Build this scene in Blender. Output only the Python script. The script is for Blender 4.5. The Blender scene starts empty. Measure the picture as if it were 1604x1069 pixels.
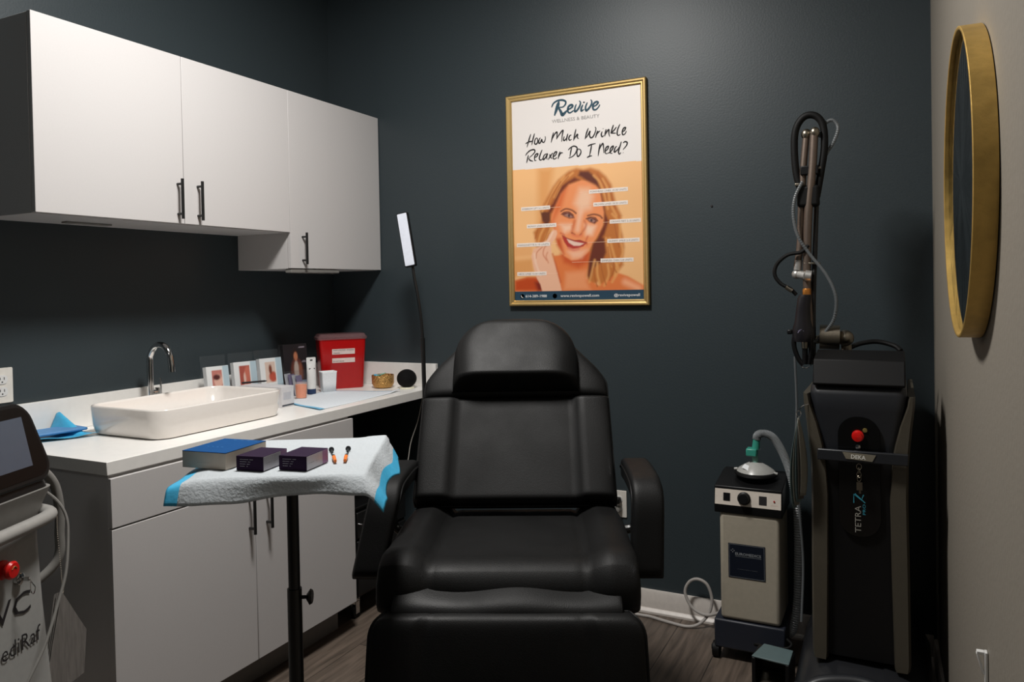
import bpy, bmesh, math, random
import numpy as np
from mathutils import Vector, Matrix, Euler
random.seed(7)
SC = bpy.context.scene
COL = SC.collection
PI = math.pi

# ------------------------------------------------------------------ camera
cam_d = bpy.data.cameras.new('camera')
cam = bpy.data.objects.new('camera', cam_d); COL.objects.link(cam)
_y, _p, _r = math.radians(26.6494), math.radians(-0.843), math.radians(-1.0733)
fwd = Vector((-math.sin(_y)*math.cos(_p), math.cos(_y)*math.cos(_p), math.sin(_p)))
rgt = Vector((math.cos(_y), math.sin(_y), 0)); upv = rgt.cross(fwd)
r2 = math.cos(_r)*rgt + math.sin(_r)*upv; u2 = -math.sin(_r)*rgt + math.cos(_r)*upv
mm = Matrix((r2, u2, -fwd)).transposed().to_4x4()
mm.translation = Vector((2.6032, -3.1327, 1.3747))
cam.matrix_world = mm
cam_d.sensor_width = 36; cam_d.lens = 1202.6/1604*36
cam_d.shift_y = -64.8/1604
cam_d.clip_start = 0.02
SC.camera = cam

# ------------------------------------------------------------------ light
world = bpy.data.worlds.new('world'); SC.world = world; world.use_nodes = True
world.node_tree.nodes['Background'].inputs[0].default_value = (0.5, 0.55, 0.6, 1)
world.node_tree.nodes['Background'].inputs[1].default_value = 0.012
SC.view_settings.view_transform = 'Standard'
SC.view_settings.look = 'None'
SC.view_settings.gamma = 1
SC.view_settings.use_curve_mapping = False
SC.view_settings.exposure = 0.0
CEIL = 3.0
LAMPS = [((1.38, -1.49), 60.0), ((1.75, -3.85), 4.0)]   # ceiling downlight, then an added unseen fill lamp: place, watts
for (lx, ly), w in LAMPS:
    ld = bpy.data.lights.new('ceiling_and_fill_light', 'AREA'); ld.shape = 'DISK'; ld.size = 0.42
    ld.energy = w; ld.color = (1.0, 0.974, 0.940)
    lo = bpy.data.objects.new('ceiling_and_fill_light', ld); COL.objects.link(lo)
    lo.location = (lx, ly, CEIL-0.03)

# ------------------------------------------------------------------ materials
def lin(c):
    return tuple(((v/255)/12.92 if v/255 <= .04045 else ((v/255+.055)/1.055)**2.4) for v in c)
MATS = {}
def mat(name, rgb, rough=.5, metal=0., bump=0., scale=60., var=0., spec=.5, trans=0., alpha=1., emit=None, stretch=None, coat=0., detail=3.):
    if name in MATS: return MATS[name]
    m = bpy.data.materials.new(name); m.use_nodes = True; nt = m.node_tree
    b = nt.nodes['Principled BSDF']
    c = lin(rgb)
    b.inputs['Base Color'].default_value = (*c, 1); b.inputs['Roughness'].default_value = rough
    b.inputs['Metallic'].default_value = metal; b.inputs['Specular IOR Level'].default_value = spec
    b.inputs['Transmission Weight'].default_value = trans; b.inputs['Alpha'].default_value = alpha
    b.inputs['Coat Weight'].default_value = coat; b.inputs['Coat Roughness'].default_value = .15
    if emit: b.inputs['Emission Color'].default_value = (*lin(emit[0]), 1); b.inputs['Emission Strength'].default_value = emit[1]
    tc = nt.nodes.new('ShaderNodeTexCoord'); mp = nt.nodes.new('ShaderNodeMapping')
    nt.links.new(tc.outputs['Object'], mp.inputs[0])
    if stretch: mp.inputs['Scale'].default_value = stretch
    nz = nt.nodes.new('ShaderNodeTexNoise'); nz.inputs['Scale'].default_value = scale; nz.inputs['Detail'].default_value = detail
    nt.links.new(mp.outputs[0], nz.inputs['Vector'])
    v = var if var else .04
    rp = nt.nodes.new('ShaderNodeValToRGB')
    rp.color_ramp.elements[0].position = .3; rp.color_ramp.elements[1].position = .7
    rp.color_ramp.elements[0].color = (*[k*(1-v) for k in c], 1); rp.color_ramp.elements[1].color = (*[min(1, k*(1+v)) for k in c], 1)
    nt.links.new(nz.outputs['Fac'], rp.inputs[0]); nt.links.new(rp.outputs[0], b.inputs['Base Color'])
    if bump:
        bp = nt.nodes.new('ShaderNodeBump'); bp.inputs['Strength'].default_value = bump; bp.inputs['Distance'].default_value = .01
        nt.links.new(nz.outputs['Fac'], bp.inputs['Height']); nt.links.new(bp.outputs[0], b.inputs['Normal'])
    MATS[name] = m; return m

WALL = mat('dark_teal_paint', (50, 59, 63), .46, bump=.05, scale=130, var=.03, spec=.42)
WALLR = mat('greige_paint', (138, 131, 120), .6, bump=.08, scale=90, var=.03)
CEILM = mat('ceiling_paint', (165, 165, 160), .8)
TRIM = mat('white_trim_paint', (214, 207, 200), .4)
CAB = mat('white_laminate', (201, 198, 197), .45, bump=.01, scale=200, var=.01)
CNT = mat('white_solid_counter', (242, 240, 236), .32, var=.02, scale=40)
CER = mat('glazed_ceramic', (240, 234, 228), .12, coat=.6, var=.01)
BLK = mat('black_metal', (20, 20, 20), .38, var=.1)
BLKP = mat('black_plastic', (14, 14, 15), .42, spec=.3, var=.1, bump=.02, scale=300)
DKP = mat('charcoal_plastic', (34, 36, 40), .38, var=.05)
CHR = mat('chrome', (215, 215, 215), .1, 1.)
STL = mat('brushed_nickel', (150, 142, 128), .34, 1., bump=.03, scale=120, stretch=(1, 1, .1))
BRZ = mat('bronze_tube', (126, 112, 102), .45, .8)
GOLD = mat('brushed_gold', (222, 190, 128), .42, 1., bump=.03, scale=80, stretch=(1, 8, 8), var=.06)
GOLD2 = mat('gold_leaf_rim', (204, 168, 94), .45, .7, bump=.2, scale=28, var=.14, detail=6)
GREYP = mat('grey_plastic', (128, 126, 122), .42)
WHTP = mat('white_plastic', (222, 222, 220), .35)
CREAM = mat('beige_enamel', (172, 164, 148), .4)
TAUPE = mat('taupe_enamel', (74, 69, 59), .42)
PAPER = mat('white_paper', (232, 234, 236), .75, bump=.05, scale=150)
BLUE = mat('blue_film', (70, 178, 222), .45, bump=.1, scale=60)
BLUE2 = mat('pale_blue_film', (120, 188, 224), .5, bump=.1, scale=60)
BLUE3 = mat('blue_drape', (84, 138, 190), .6, bump=.1, scale=60, var=.08)
RED = mat('red_plastic', (178, 8, 10), .3, var=.03)
REDB = mat('red_button', (205, 20, 16), .3)
NAVY = mat('navy_plastic', (28, 50, 88), .4)
ORNG = mat('orange_plastic', (236, 122, 40), .4)
GRN = mat('green_plastic', (66, 168, 148), .35, trans=.25)
CLEAR = mat('clear_acrylic', (120, 124, 126), .05, alpha=.055, spec=.9)
FROST = mat('frosted_cup', (240, 232, 226), .3, alpha=.14)
MIRR = mat('mirror_glass', (225, 228, 230), .02, 1.)
SCRN = mat('screen_glass', (66, 76, 90), .3, var=.02)
INK = mat('ink_black', (28, 24, 26), .7)
INKG = mat('ink_grey', (150, 148, 146), .7)
INKW = mat('ink_white', (225, 225, 225), .6)
TEAL = mat('teal_ink', (22, 66, 84), .6)
PURP = mat('deep_purple_card', (36, 17, 45), .8, spec=.2, var=.05)
MAUV = mat('mauve_card', (150, 108, 148), .5)
SILV = mat('silver_card', (176, 172, 176), .4, .3)
BLUEB = mat('blue_card', (0, 68, 124), .8, spec=.2, var=.05)
TANB = mat('tan_card', (196, 184, 170), .55)
NAVYL = mat('navy_label', (17, 24, 37), .4)
TEALD = mat('grey_teal_plastic', (88, 106, 108), .5)
TEXTT = mat('cyan_letter', (60, 150, 170), .4)
TEXTS = mat('silver_letter', (150, 148, 140), .4)
HOSE = mat('translucent_hose', (104, 108, 110), .4, alpha=.8)
CABLE = mat('grey_cable', (170, 165, 160), .5)
RUB = mat('rubber', (11, 11, 11), .6, spec=.25)

def translucent(m, c, f):
    nt = m.node_tree; b = nt.nodes['Principled BSDF']; out = [n for n in nt.nodes if n.type == 'OUTPUT_MATERIAL'][0]
    tr = nt.nodes.new('ShaderNodeBsdfTranslucent'); tr.inputs[0].default_value = (*lin(c), 1)
    mx = nt.nodes.new('ShaderNodeMixShader'); mx.inputs[0].default_value = f
    nt.links.new(b.outputs[0], mx.inputs[1]); nt.links.new(tr.outputs[0], mx.inputs[2]); nt.links.new(mx.outputs[0], out.inputs[0]); return m
def leather():
    m = mat('black_vinyl', (17, 17, 17), .5, spec=.20, bump=.10, scale=420, var=.05)
    nt = m.node_tree; b = nt.nodes['Principled BSDF']
    n2 = nt.nodes.new('ShaderNodeTexNoise'); n2.inputs['Scale'].default_value = 5; n2.inputs['Detail'].default_value = 6
    tc = [n for n in nt.nodes if n.type == 'TEX_COORD'][0]
    nt.links.new(tc.outputs['Object'], n2.inputs['Vector'])
    mr = nt.nodes.new('ShaderNodeMapRange'); mr.inputs[1].default_value = .35; mr.inputs[2].default_value = .7
    mr.inputs[3].default_value = .46; mr.inputs[4].default_value = .62
    nt.links.new(n2.outputs['Fac'], mr.inputs[0]); nt.links.new(mr.outputs[0], b.inputs['Roughness'])
    return m
VINYL = leather()
def floor_mat():
    m = bpy.data.materials.new('vinyl_plank_floor'); m.use_nodes = True; nt = m.node_tree; b = nt.nodes['Principled BSDF']
    N = nt.nodes.new; L = nt.links.new
    tc = N('ShaderNodeTexCoord'); mp = N('ShaderNodeMapping'); mp.inputs['Rotation'].default_value = (0, 0, PI/2)
    L(tc.outputs['Object'], mp.inputs[0])
    br = N('ShaderNodeTexBrick'); br.inputs['Scale'].default_value = 1; br.offset = .37
    br.inputs['Brick Width'].default_value = 1.2; br.inputs['Row Height'].default_value = .18; br.inputs['Mortar Size'].default_value = .0015
    br.inputs['Color1'].default_value = (*lin((112, 99, 88)), 1); br.inputs['Color2'].default_value = (*lin((92, 81, 72)), 1)
    br.inputs['Mortar'].default_value = (*lin((40, 34, 30)), 1)
    L(mp.outputs[0], br.inputs['Vector'])
    m2 = N('ShaderNodeMapping'); m2.inputs['Scale'].default_value = (18, 1.4, 1); L(tc.outputs['Object'], m2.inputs[0])
    nz = N('ShaderNodeTexNoise'); nz.inputs['Scale'].default_value = 3; nz.inputs['Detail'].default_value = 8; nz.inputs['Distortion'].default_value = .6
    L(m2.outputs[0], nz.inputs['Vector'])
    rp = N('ShaderNodeValToRGB'); rp.color_ramp.elements[0].position = .3; rp.color_ramp.elements[0].color = (.45, .45, .45, 1)
    rp.color_ramp.elements[1].position = .7; rp.color_ramp.elements[1].color = (1.1, 1.1, 1.1, 1)
    L(nz.outputs['Fac'], rp.inputs[0])
    mx = N('ShaderNodeMix'); mx.data_type = 'RGBA'; mx.blend_type = 'MULTIPLY'; mx.inputs[0].default_value = 1
    L(br.outputs['Color'], mx.inputs[6]); L(rp.outputs[0], mx.inputs[7]); L(mx.outputs[2], b.inputs['Base Color'])
    b.inputs['Roughness'].default_value = .45
    return m
def vcol_mat(name, rough=.35, coat=.0):
    m = bpy.data.materials.new(name); m.use_nodes = True; nt = m.node_tree; b = nt.nodes['Principled BSDF']
    a = nt.nodes.new('ShaderNodeVertexColor'); a.layer_name = 'print'
    nt.links.new(a.outputs['Color'], b.inputs['Base Color']); b.inputs['Roughness'].default_value = rough
    b.inputs['Coat Weight'].default_value = coat
    return m

# ------------------------------------------------------------------ geometry helpers
class MB:
    def __init__(s): s.bm = bmesh.new()
    def box(s, x0, x1, y0, y1, z0, z1, mi=0):
        v = [s.bm.verts.new((x, y, z)) for z in (z0, z1) for y in (y0, y1) for x in (x0, x1)]
        for q in ((0, 2, 3, 1), (4, 5, 7, 6), (0, 1, 5, 4), (2, 6, 7, 3), (0, 4, 6, 2), (1, 3, 7, 5)):
            f = s.bm.faces.new([v[i] for i in q]); f.material_index = mi
        return s
    def rings(s, rings, cap=True, closed=True, mi=0, loop=False):
        R = [[s.bm.verts.new(p) for p in r] for r in rings]
        n = len(R[0]); pairs = list(zip(R[:-1], R[1:])) + ([(R[-1], R[0])] if loop else [])
        for a, b in pairs:
            for i in range(n if closed else n-1):
                j = (i+1) % n
                f = s.bm.faces.new((a[i], a[j], b[j], b[i])); f.material_index = mi
        if cap and not loop and closed:
            f = s.bm.faces.new(list(reversed(R[0]))); f.material_index = mi
            f = s.bm.faces.new(R[-1]); f.material_index = mi
        return s
    def cyl(s, a, b, r, r2=None, n=24, mi=0):
        a = Vector(a); b = Vector(b); d = (b-a).normalized(); r2 = r if r2 is None else r2
        t = Vector((0, 0, 1)) if abs(d.z) < .9 else Vector((1, 0, 0))
        u = d.cross(t).normalized(); w = d.cross(u)
        f = lambda c, rr: [c+rr*(math.cos(2*PI*i/n)*u+math.sin(2*PI*i/n)*w) for i in range(n)]
        return s.rings([f(b, r2), f(a, r)] if True else 0, mi=mi)
    def tube(s, pts, r, n=10, sub=6, rf=None, mi=0, flat=1.0, smooth=True):
        P = catmull(pts, sub) if smooth and len(pts) > 2 else [Vector(p) for p in pts]
        rings = []; T0 = None; U = None
        for i, p in enumerate(P):
            t = (P[min(i+1, len(P)-1)]-P[max(i-1, 0)]).normalized()
            if U is None:
                k = Vector((0, 0, 1)) if abs(t.z) < .9 else Vector((1, 0, 0)); U = t.cross(k).normalized()
            else: U = (U - t*U.dot(t)).normalized()
            W = t.cross(U); rr = r if rf is None else rf(i, len(P), r)
            rings.append([p+rr*(math.cos(2*PI*j/n)*U+flat*math.sin(2*PI*j/n)*W) for j in range(n)])
        return s.rings(rings[::-1], mi=mi)
    def lathe(s, prof, c=(0, 0, 0), n=32, axis='z', mi=0, closed=False):
        rings = []
        for r, h in prof:
            ring = []
            for i in range(n):
                a = 2*PI*i/n; x, y = max(r, 1e-5)*math.cos(a), max(r, 1e-5)*math.sin(a)
                v = {'z': (x, y, h), 'y': (x, -h, y), 'x': (h, x, y)}[axis]
                ring.append((v[0]+c[0], v[1]+c[1], v[2]+c[2]))
            rings.append(ring)
        return s.rings(rings, mi=mi)
    def sphere(s, c, r, sx=1, sy=1, sz=1, n=24, m=14, mi=0):
        return s.rings([[(c[0]+r*sx*math.sin(PI*k/m)*math.cos(2*PI*i/n), c[1]+r*sy*math.sin(PI*k/m)*math.sin(2*PI*i/n), c[2]-r*sz*math.cos(PI*k/m)) for i in range(n)] for k in [.02]+list(range(1, m))+[m-.02]], mi=mi)
    def prism(s, outline, z0, z1, mi=0):
        return s.rings([[(x, y, z0) for x, y in outline], [(x, y, z1) for x, y in outline]], mi=mi)
    def grid(s, f, nu, nv, mi=0):
        V = [[s.bm.verts.new(f(i/nu, j/nv)) for j in range(nv+1)] for i in range(nu+1)]
        for i in range(nu):
            for j in range(nv):
                q = s.bm.faces.new((V[i][j], V[i+1][j], V[i+1][j+1], V[i][j+1])); q.material_index = mi(i/nu, j/nv) if callable(mi) else mi
        return s
    def xf(s, M):
        bmesh.ops.transform(s.bm, matrix=M, verts=s.bm.verts); return s
    def build(s, name, m, parent=None, bev=0, smooth=35, seg=2, solid=0, sub=0, recalc=True):
        if recalc: bmesh.ops.recalc_face_normals(s.bm, faces=s.bm.faces)
        me = bpy.data.meshes.new(name); s.bm.to_mesh(me); s.bm.free()
        for mm_ in (m if isinstance(m, (list, tuple)) else [m]): me.materials.append(mm_)
        if smooth:
            for p in me.polygons: p.use_smooth = True
            me.set_sharp_from_angle(angle=math.radians(smooth))
        o = bpy.data.objects.new(name, me); COL.objects.link(o)
        if parent: o.parent = parent
        if solid: md = o.modifiers.new('s', 'SOLIDIFY'); md.thickness = solid; md.offset = -1
        if bev:
            md = o.modifiers.new('b', 'BEVEL'); md.width = bev; md.segments = seg; md.limit_method = 'ANGLE'; md.angle_limit = math.radians(40)
        if sub: md = o.modifiers.new('u', 'SUBSURF'); md.levels = sub; md.render_levels = sub
        return o
def catmull(pts, sub=6):
    P = [Vector(p) for p in pts]; P = [2*P[0]-P[1]]+P+[2*P[-1]-P[-2]]; out = []
    for i in range(1, len(P)-2):
        a, b, c, d = P[i-1:i+3]
        for k in range(sub):
            t = k/sub
            out.append(.5*((2*b)+(c-a)*t+(2*a-5*b+4*c-d)*t*t+(3*b-a-3*c+d)*t**3))
    out.append(P[-2]); return out
def rrect(x0, x1, y0, y1, r, k=6):
    o = []
    for cx, cy, a0 in ((x1-r, y1-r, 0), (x0+r, y1-r, 90), (x0+r, y0+r, 180), (x1-r, y0+r, 270)):
        for i in range(k+1):
            a = math.radians(a0+90*i/k); o.append((cx+r*math.cos(a), cy+r*math.sin(a)))
    return o
def tag(o, label=None, cat=None, group=None, kind=None):
    if label: o['label'] = label
    if cat: o['category'] = cat
    if group: o['group'] = group
    if kind: o['kind'] = kind
    return o
def thing(name, loc, rz, label, cat, group=None):
    o = bpy.data.objects.new(name, None); COL.objects.link(o); o.empty_display_size = .05
    o.location = loc; o.rotation_euler = (0, 0, math.radians(rz)); return tag(o, label, cat, group)
def struct(name, mb, m, **k): return tag(mb.build(name, m, **k), kind='structure')
def frame(o, xd, nd):
    """matrix: local x -> xd, local z -> nd (outward), at o"""
    xd = Vector(xd).normalized(); nd = Vector(nd).normalized(); yd = nd.cross(xd)
    M = Matrix((xd, yd, nd)).transposed().to_4x4(); M.translation = Vector(o); return M
def text(name, s, m, parent, o, xd, nd, w=None, h=.01, depth=.0004, shear=0, bold=0, align='LEFT'):
    """writing fitted to width w and letter height h, lower left corner at o"""
    cu = bpy.data.curves.new(name, 'FONT'); cu.body = s; cu.size = 1; cu.extrude = .0; cu.shear = shear; cu.offset = bold; cu.resolution_u = 2
    t = bpy.data.objects.new(name+'_tmp', cu); COL.objects.link(t)
    dg = bpy.context.evaluated_depsgraph_get(); me = bpy.data.meshes.new_from_object(t.evaluated_get(dg))
    COL.objects.unlink(t); bpy.data.objects.remove(t); bpy.data.curves.remove(cu)
    xs = [v.co.x for v in me.vertices]; ys = [v.co.y for v in me.vertices]
    capy = .7
    sy = h/capy; sx = sy if not w else w/(max(xs)-min(xs)); x0 = min(xs)
    wd = (max(xs)-x0)*sx; off = {'LEFT': 0, 'RIGHT': -wd, 'CENTER': -wd/2}[align]
    me.transform(Matrix(((sx, 0, 0, -x0*sx+off), (0, sy, 0, 0), (0, 0, 1, depth), (0, 0, 0, 1))))
    me.transform(frame(o, xd, nd)); me.name = name; me.materials.clear(); me.materials.append(m)
    ob = bpy.data.objects.new(name, me); COL.objects.link(ob); ob.parent = parent
    return ob
def copy_tree(o, parent=None):
    c = o.copy(); COL.objects.link(c)
    if parent: c.parent = parent
    for ch in list(o.children): copy_tree(ch, c)
    return c

HAND=[[(931,7515),(838,7266),(731,6937)],[(657,7105),(802,7170),(947,7185),(1046,7195)],[(1119,7525),(1037,7285),(965,7014)],[(1213,7326),(1135,7235),(1110,7079),(1197,7040),(1265,7142),(1256,7262),(1213,7326)],[(1399,7307),(1332,7215),(1318,7067),(1395,7089),(1463,7221),(1483,7120),(1569,7082),(1637,7223),(1628,7342)],[(2041,7475),(1972,7247),(1914,7027)],[(1982,7206),(2093,7391),(2201,7468),(2198,7282),(2174,7147)],[(2174,7167),(2327,7366),(2489,7515),(2442,7256),(2416,7015)],[(2548,7245),(2503,7113),(2544,7060),(2641,7138),(2707,7287)],[(2719,7344),(2662,7155),(2660,7019)],[(2885,7268),(2801,7238),(2757,7126),(2797,7044),(2892,7082)],[(3099,7506),(3032,7252),(2975,7006)],[(2997,7062),(3104,7206),(3172,7266),(3154,7123),(3226,7077)],[(3672,7482),(3585,7270),(3509,7018)],[(3509,7038),(3624,7151),(3751,7348),(3718,7198),(3766,7059),(3869,7077),(3974,7247),(4018,7415),(3979,7496)],[(4098,7330),(4044,7183),(3990,7026)],[(4033,7146),(4116,7251),(4208,7298)],[(4341,7389),(4345,7369)],[(4299,7270),(4256,7141),(4295,7041),(4376,7090)],[(4481,7345),(4439,7197),(4406,7039)],[(4427,7104),(4520,7246),(4601,7313),(4598,7142),(4636,7006)],[(4814,7497),(4751,7334),(4678,7134)],[(4941,7389),(4820,7251),(4699,7169),(4818,7138),(4917,7127)],[(5102,7493),(4999,7288),(4966,7103),(5014,7022),(5114,7059)],[(5194,7154),(5293,7199),(5344,7316),(5266,7306),(5195,7173),(5212,7030),(5311,7057),(5381,7171)],[(791,6592),(754,6435),(695,6241)],[(646,6576),(748,6696),(905,6790),(1082,6803),(1113,6701),(989,6573),(832,6468)],[(810,6450),(874,6345),(1017,6292)],[(1097,6444),(1208,6493),(1265,6597),(1177,6595),(1098,6483),(1105,6323),(1182,6316)],[(1475,6765),(1384,6575),(1326,6383),(1401,6306),(1489,6367)],[(1689,6566),(1579,6517),(1511,6385),(1532,6314),(1642,6413),(1732,6562),(1686,6408),(1705,6308)],[(1839,6532),(1859,6432),(1943,6316)],[(1991,6577),(1859,6432),(1748,6284)],[(2009,6398),(2118,6466),(2174,6598),(2088,6587),(2010,6457),(2007,6319),(2093,6302),(2180,6362)],[(2334,6602),(2278,6451),(2232,6279)],[(2254,6355),(2353,6522),(2471,6531)],[(2886,6724),(2840,6553),(2794,6324)],[(2715,6624),(2822,6711),(2991,6772),(3136,6680),(3069,6473),(2920,6332),(2730,6272)],[(3180,6637),(3125,6487),(3153,6310),(3237,6341),(3312,6469),(3283,6588),(3180,6637)],[(3626,6699),(3761,6752),(3996,6786)],[(3812,6747),(3767,6541),(3700,6259)],[(3586,6212),(3690,6260),(3824,6276)],[(4199,6765),(4143,6504),(4098,6231)],[(4133,6467),(4227,6648),(4320,6753),(4347,6598),(4363,6330)],[(4404,6402),(4526,6485),(4569,6605),(4488,6584),(4426,6476),(4433,6323),(4523,6296)],[(4523,6315),(4624,6343),(4746,6464),(4788,6592),(4708,6562),(4646,6455),(4654,6312),(4743,6294)],[(4947,6576),(4866,6509),(4824,6362),(4863,6339),(4984,6440),(5045,6529)],[(5148,6754),(5085,6563),(5012,6343),(5050,6227),(5120,6295)],[(5216,6681),(5305,6728),(5402,6681),(5361,6554),(5211,6399)],[(5214,6277),(5222,6267)]]
REV=[([(2317,8770),(2245,8575),(2110,8231)],40),([(1971,8593),(2060,8739),(2250,8833),(2488,8834),(2638,8745),(2619,8623),(2499,8529),(2312,8536)],22),([(2311,8505),(2410,8321),(2475,8188),(2595,8267),(2698,8349)],35),([(2733,8375),(2885,8435),(2970,8517),(2904,8572),(2786,8524),(2733,8407),(2748,8280),(2848,8237),(3000,8312)],25),([(3130,8559),(3069,8412),(3066,8258),(3184,8321),(3303,8492),(3331,8627),(3282,8695)],22),([(3436,8506),(3367,8376),(3365,8253),(3482,8300)],23),([(3488,8615),(3491,8599)],32),([(3643,8572),(3566,8413),(3580,8242),(3696,8305),(3830,8473),(3849,8608),(3809,8674)],23),([(3910,8371),(4041,8416),(4140,8510),(4076,8564),(3961,8517),(3894,8388),(3924,8247),(4038,8233),(4153,8326),(4203,8411)],23)]
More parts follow.
